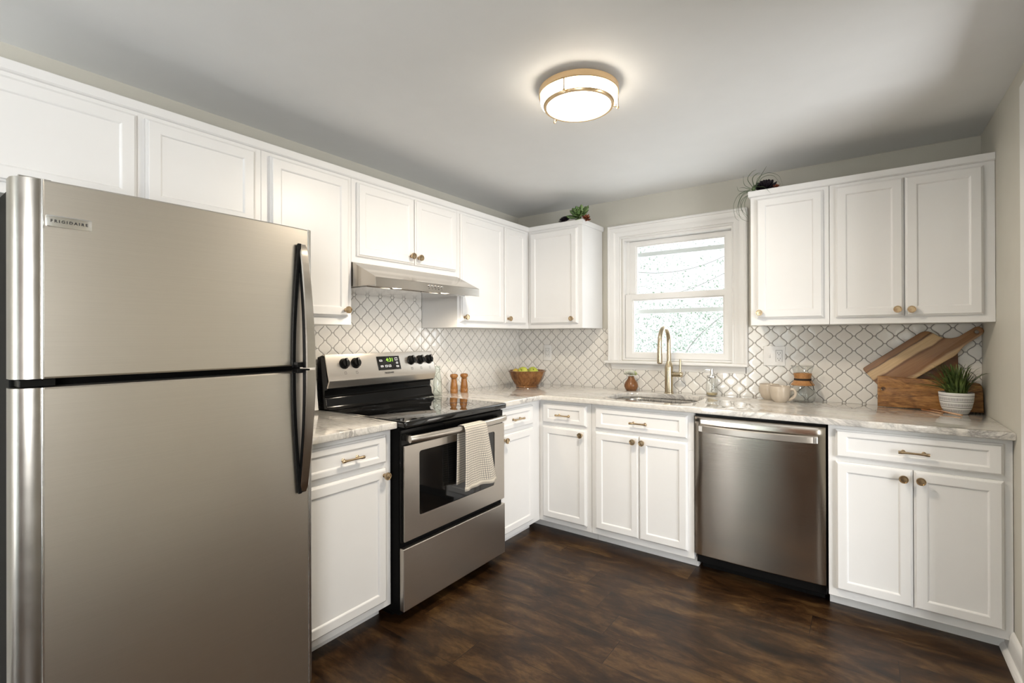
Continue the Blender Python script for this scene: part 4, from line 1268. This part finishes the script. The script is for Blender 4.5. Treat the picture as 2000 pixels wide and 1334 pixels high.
cf = thing('pour_over_carafe', 'hourglass glass coffee carafe with wooden collar', 'carafe', (1.972, -0.085, CT)); cf.scale = (0.86, 0.86, 0.97)
bm = NB()
po = [(0.0001, 0.0), (0.052, 0.0), (0.066, 0.010), (0.074, 0.034), (0.071, 0.060), (0.054, 0.095), (0.040, 0.118), (0.038, 0.130), (0.042, 0.145), (0.055, 0.178), (0.066, 0.206)]
lathe(bm, po+[(r-0.0018, h+0.001) for r, h in reversed(po[1:])]+[(0.0001, 0.002)], 48)
finish('glass', bm, 'thin_glass', cf, smooth=True)
bm = NB()
lathe(bm, [(0.0395, 0.128), (0.0455, 0.128), (0.0470, 0.138), (0.0525, 0.160), (0.0500, 0.163), (0.0475, 0.160), (0.0400, 0.135)], 40)
lathe(bm, [(0.0395, 0.126), (0.0455, 0.126), (0.0560, 0.110), (0.0665, 0.098), (0.0655, 0.095), (0.058, 0.0955), (0.0430, 0.116)], 40)
finish('collar', bm, 'collar_wood', cf, smooth=True, auto=40)
bm = NB()
for k in range(3): lathe(bm, [(0.0462+0.003*math.cos(a), 0.1235+0.004*k+0.002*math.sin(a)) for a in [2*PI*i/8 for i in range(9)]], 32)
tube(bm, [(0.040, -0.024, 0.125), (0.046, -0.030, 0.112), (0.060, -0.034, 0.095), (0.064, -0.036, 0.072)], 0.0018, 8)
finish('leather_tie', bm, 'leather_cord', cf, smooth=True)

# cutting boards
def flat_board(name, label, outline, hole_c, hole_r, thick, mat, loc, rot, cat='cutting board', bev=0.004):
    """outline in local x,z; faces -y"""
    bm = NB()
    holes = []
    if hole_c: holes = [[(hole_c[0]+hole_r*math.cos(2*PI*k/20), hole_c[1]+hole_r*math.sin(2*PI*k/20)) for k in range(20)]]
    slab(bm, outline, holes, 0.0, thick, bev, 3)
    bmesh.ops.rotate(bm, verts=bm.verts[:], cent=(0, 0, 0), matrix=Matrix.Rotation(R90, 3, 'X'))
    o = finish(name, bm, mat, None, loc, rot, smooth=True, auto=40)
    tag(o, label, cat)
    return o
LEAN = math.radians(-4)
flat_board('cutting_board', 'dark wooden board mostly hidden behind the striped paddle board', [(0, 0), (0.215, 0), (0.215, 0.292), (0, 0.292)], None, 0, 0.010, 'dark_board_wood', (2.400, -0.030, CT+0.001), (math.radians(-3.6), 0, 0))
# paddle board with handle, local axis +x along the board, body t from 0 to -0.165
ol = [(0.012, 0), (0.30, 0)]
ol += [tuple(v.xy) for v in bez((0.30, 0, 0), (0.325, -0.002, 0), (0.335, -0.020, 0), (0.340, -0.045, 0), 6)[1:]]
ol += [tuple(v.xy) for v in bez((0.340, -0.045, 0), (0.350, -0.085, 0), (0.375, -0.098, 0), (0.400, -0.104, 0), 8)[1:]]
ol += [(0.470, -0.104), (0.484, -0.110), (0.488, -0.125), (0.484, -0.140), (0.470, -0.147), (0.405, -0.149)]
ol += [tuple(v.xy) for v in bez((0.405, -0.149, 0), (0.370, -0.150, 0), (0.360, -0.165, 0), (0.325, -0.168, 0), 6)[1:]]
ol += [(0.012, -0.168), (0.003, -0.164), (0, -0.156), (0, -0.012), (0.003, -0.003)]
flat_board('paddle_board', 'striped wooden paddle board leaning diagonally against the tile', [(a, b) for a, b in ol], (0.462, -0.126), 0.008, 0.014, 'acacia_stripes',
           (2.238, -0.037, 1.052), (math.radians(-2), math.radians(-38.5), 0))
flat_board('cutting_board', 'rectangular olive wood board standing on its long side', [(0, 0.0), (0.396, 0.0), (0.394, 0.100)]+[tuple(v.xy) for v in bez((0.394, 0.100, 0), (0.391, 0.128, 0), (0.388, 0.136, 0), (0.372, 0.138, 0), 6)[1:]]+[(0.012, 0.155), (0.0, 0.154)],
           (0.024, 0.090), 0.0095, 0.013, 'olive_wood', (2.302, -0.0615, CT+0.001), (math.radians(-2.2), 0, 0))

# potted grass
pt = thing('potted_grass', 'green grass plant in a white pot with black dashes', 'potted plant', (2.594, -0.140, CT)); pt.scale = (0.76, 0.76, 0.97)
bm = NB()
lathe(bm, [(0.0001, 0.0), (0.052, 0.0), (0.058, 0.004), (0.072, 0.030), (0.080, 0.062), (0.0835, 0.098), (0.082, 0.101), (0.0790, 0.100), (0.0755, 0.062), (0.065, 0.02), (0.0001, 0.015)], 48)
finish('pot', bm, 'patterned_pot', pt, smooth=True, auto=60)
bm = NB(); lathe(bm, [(0.0001, 0.093), (0.078, 0.090)], 32); finish('soil', bm, 'soil', pt)
bm = NB(); q = random.Random(12)
for i in range(170):
    a = q.uniform(0, 2*PI); lean = q.uniform(0.05, 1.05)**0.7
    L = q.uniform(0.11, 0.20); r0 = q.uniform(0, 0.05)
    reach = lean*L*0.95
    reach *= 1.3
    if math.cos(a) > 0.3: reach *= 0.62
    if math.sin(a) > 0.3: reach *= 0.42
    hgt = min(0.150, L*math.sqrt(max(0.10, 1-(lean*0.93)**2)))
    p0 = Vector((math.cos(a)*r0, math.sin(a)*r0, 0.092)); dirv = Vector((math.cos(a), math.sin(a), 0)); sd = Vector((-math.sin(a), math.cos(a), 0))
    wd = q.uniform(0.0035, 0.0065); prev = None
    nn = 7
    for k in range(nn+1):
        t = k/nn
        c = p0+dirv*reach*(t**1.4)+Vector((0, 0, hgt*(1-(1-t)**1.5)-lean*0.02*t*t))
        ww = wd*(1-t**2.2)+0.0002
        row = [bm.verts.new(c-sd*ww), bm.verts.new(c-Vector((0, 0, ww*0.4))-dirv*0.0004), bm.verts.new(c+sd*ww)]
        if prev:
            bm.faces.new((prev[0], prev[1], row[1], row[0])); bm.faces.new((prev[1], prev[2], row[2], row[1]))
        prev = row
finish('foliage', bm, 'grass_green', pt, smooth=True)

# two copper bars lying on the counter in front of the pot
for k, (p0, p1, lab) in enumerate((((2.474, -0.110, 0), (2.536, -0.215, 0), 'shorter copper-coloured bar lying flat on the counter'), ((2.505, -0.140, 0.0085), (2.600, -0.252, 0.0015), 'longer copper-coloured bar resting in front of the patterned pot'))):
    a = Vector(p0); b = Vector(p1); d = (b-a); L = d.length; ang = math.atan2(d.y, d.x); pitch = -math.asin(d.z/L)
    bm = NB(); 
    slab(bm, rrect(0, L, -0.006, 0.006, 0.002, 2), [], 0.0, 0.007, 0.0012, 2)
    tag(finish('copper_bar', bm, 'copper', None, (a.x, a.y, CT+0.0005+a.z), (0, pitch, ang), smooth=True, auto=40), lab, 'bar', 'copper bars')

# white panel standing at the tile between refrigerator and stove
bm = NB(); box(bm, 0, 0.20, -0.010, 0, 0.0, 0.257)
o = finish('white_board', bm, 'white_plastic', None, (0.047, -2.005, CT+0.001), (math.radians(-7), 0, R90), bevel=0.002)
tag(o, 'white board leaning at the tile, mostly hidden by the refrigerator', 'board')

# ------------------------------------------------------------------ plants on the wall cabinets
TZ = 2.0045
def rosette(name, label, loc, r, mat, n, seed, tilt=(0, 0), core=1.0, group='artificial succulents'):
    o = thing(name, label, 'succulent', loc, 0, group)
    o.rotation_euler = (tilt[0], tilt[1], 0)
    bm = NB(); q = random.Random(seed)
    for i in range(n):
        f = i/(n-1)
        a = i*2.39996; el = math.radians(12+68*(1-f)); L = r*(0.45+0.6*f); w = r*0.24*(0.6+0.5*f)
        d = Vector((math.cos(a)*math.cos(el), math.sin(a)*math.cos(el), math.sin(el))); sd = Vector((-math.sin(a), math.cos(a), 0)); up = sd.cross(d)*-1
        rows = []
        for k, (t, ww, lift) in enumerate(((0.05, 0.30, 0), (0.3, 0.75, -0.02), (0.6, 1.0, 0.0), (0.85, 0.75, 0.05), (1.0, 0.05, 0.12))):
            c = d*L*t+Vector((0, 0, lift*L+0.008*(1-f)))
            th = w*0.16*(1-t*0.6)
            rows.append([tuple(c-sd*w*ww), tuple(c-up*th), tuple(c+sd*w*ww), tuple(c+up*th*-0.2+Vector((0, 0, -th)))])
        loft(bm, rows, True, True, True)
    finish('leaves', bm, mat, o, smooth=True)
    return o
rosette('succulent', 'large green succulent rosette on the corner cabinet top', (0.688, -0.250, TZ+0.036), 0.088, 'succulent_green', 26, 1, (0.85, 0.1))
rosette('succulent', 'spiky black succulent left of the green rosette', (0.578, -0.262, TZ+0.015), 0.044, 'dark_rosette', 60, 2, (0.6, 0))
o = rosette('succulent', 'small red-brown succulent hanging at the cabinet end', (0.748, -0.275, TZ+0.004), 0.036, 'red_rosette', 22, 3, (1.0, 0.5))
rosette('succulent', 'very dark succulent cluster beside the trailing air plant', (1.812, -0.225, TZ+0.020), 0.066, 'dark_rosette', 70, 4, (0.7, 0.0))
rosette('succulent', 'small dark red rosette beside the black cluster on the right cabinets', (1.870, -0.272, TZ+0.007), 0.026, 'red_rosette', 14, 6, (0.6, 0.2))
ap = thing('air_plant', 'curly air plant trailing over the left edge of right cabinets', 'air plant', (1.765, -0.290, TZ+0.020), 0)
bm = NB()
def W2(x, z, y=-0.30): return Vector((x-1.765, y+0.290, z-TZ-0.020))
curls = [[(1.76, 2.02), (1.70, 2.00), (1.672, 1.94), (1.680, 1.875), (1.700, 1.850)],
         [(1.76, 2.015), (1.715, 1.985), (1.698, 1.93), (1.705, 1.87), (1.735, 1.845), (1.748, 1.842)],
         [(1.765, 2.01), (1.725, 1.97), (1.712, 1.92), (1.728, 1.885), (1.747, 1.868)],
         [(1.76, 2.01), (1.735, 1.97), (1.728, 1.93), (1.736, 1.885), (1.748, 1.855)],
         [(1.76, 2.02), (1.725, 2.045), (1.722, 2.09)], [(1.765, 2.025), (1.742, 2.07), (1.765, 2.100), (1.785, 2.112)],
         [(1.775, 2.03), (1.79, 2.075), (1.835, 2.095), (1.885, 2.07), (1.905, 2.015)],
         [(1.77, 2.03), (1.80, 2.07), (1.822, 2.10), (1.835, 2.118)],
         [(1.775, 2.03), (1.81, 2.075), (1.86, 2.075), (1.895, 2.02)],
         [(1.77, 2.03), (1.765, 2.07), (1.79, 2.088), (1.805, 2.088)],
         [(1.75, 2.02), (1.72, 2.03), (1.70, 2.028)], [(1.75, 2.015), (1.70, 2.015), (1.69, 2.04)], [(1.75, 2.01), (1.705, 2.00), (1.700, 1.97)],
         [(1.77, 2.03), (1.82, 2.015), (1.852, 1.975)],
         [(1.76, 2.02), (1.71, 1.99), (1.69, 1.90), (1.72, 1.86)], [(1.75, 2.0), (1.71, 1.96), (1.715, 1.90), (1.745, 1.85)]]
q = random.Random(5)
for k, c in enumerate(curls):
    yy = -0.335 if k not in (6, 8) else -0.30
    pts = crom([W2(x, z, -0.296+(yy+0.296)*min(1, i/1.5)+q.uniform(-0.006, 0.006)) for i, (x, z) in enumerate(c)], 7)
    n = len(pts)
    tube(bm, pts, [0.0021*(1-(i/(n-1))**1.5*0.8) for i in range(n)], 6, flat=0.6)
lathe(bm, [(0.0001, -0.016), (0.008, -0.012), (0.011, 0.0), (0.007, 0.010), (0.0001, 0.014)], 14)
finish('leaves', bm, 'air_plant_green', ap, smooth=True)
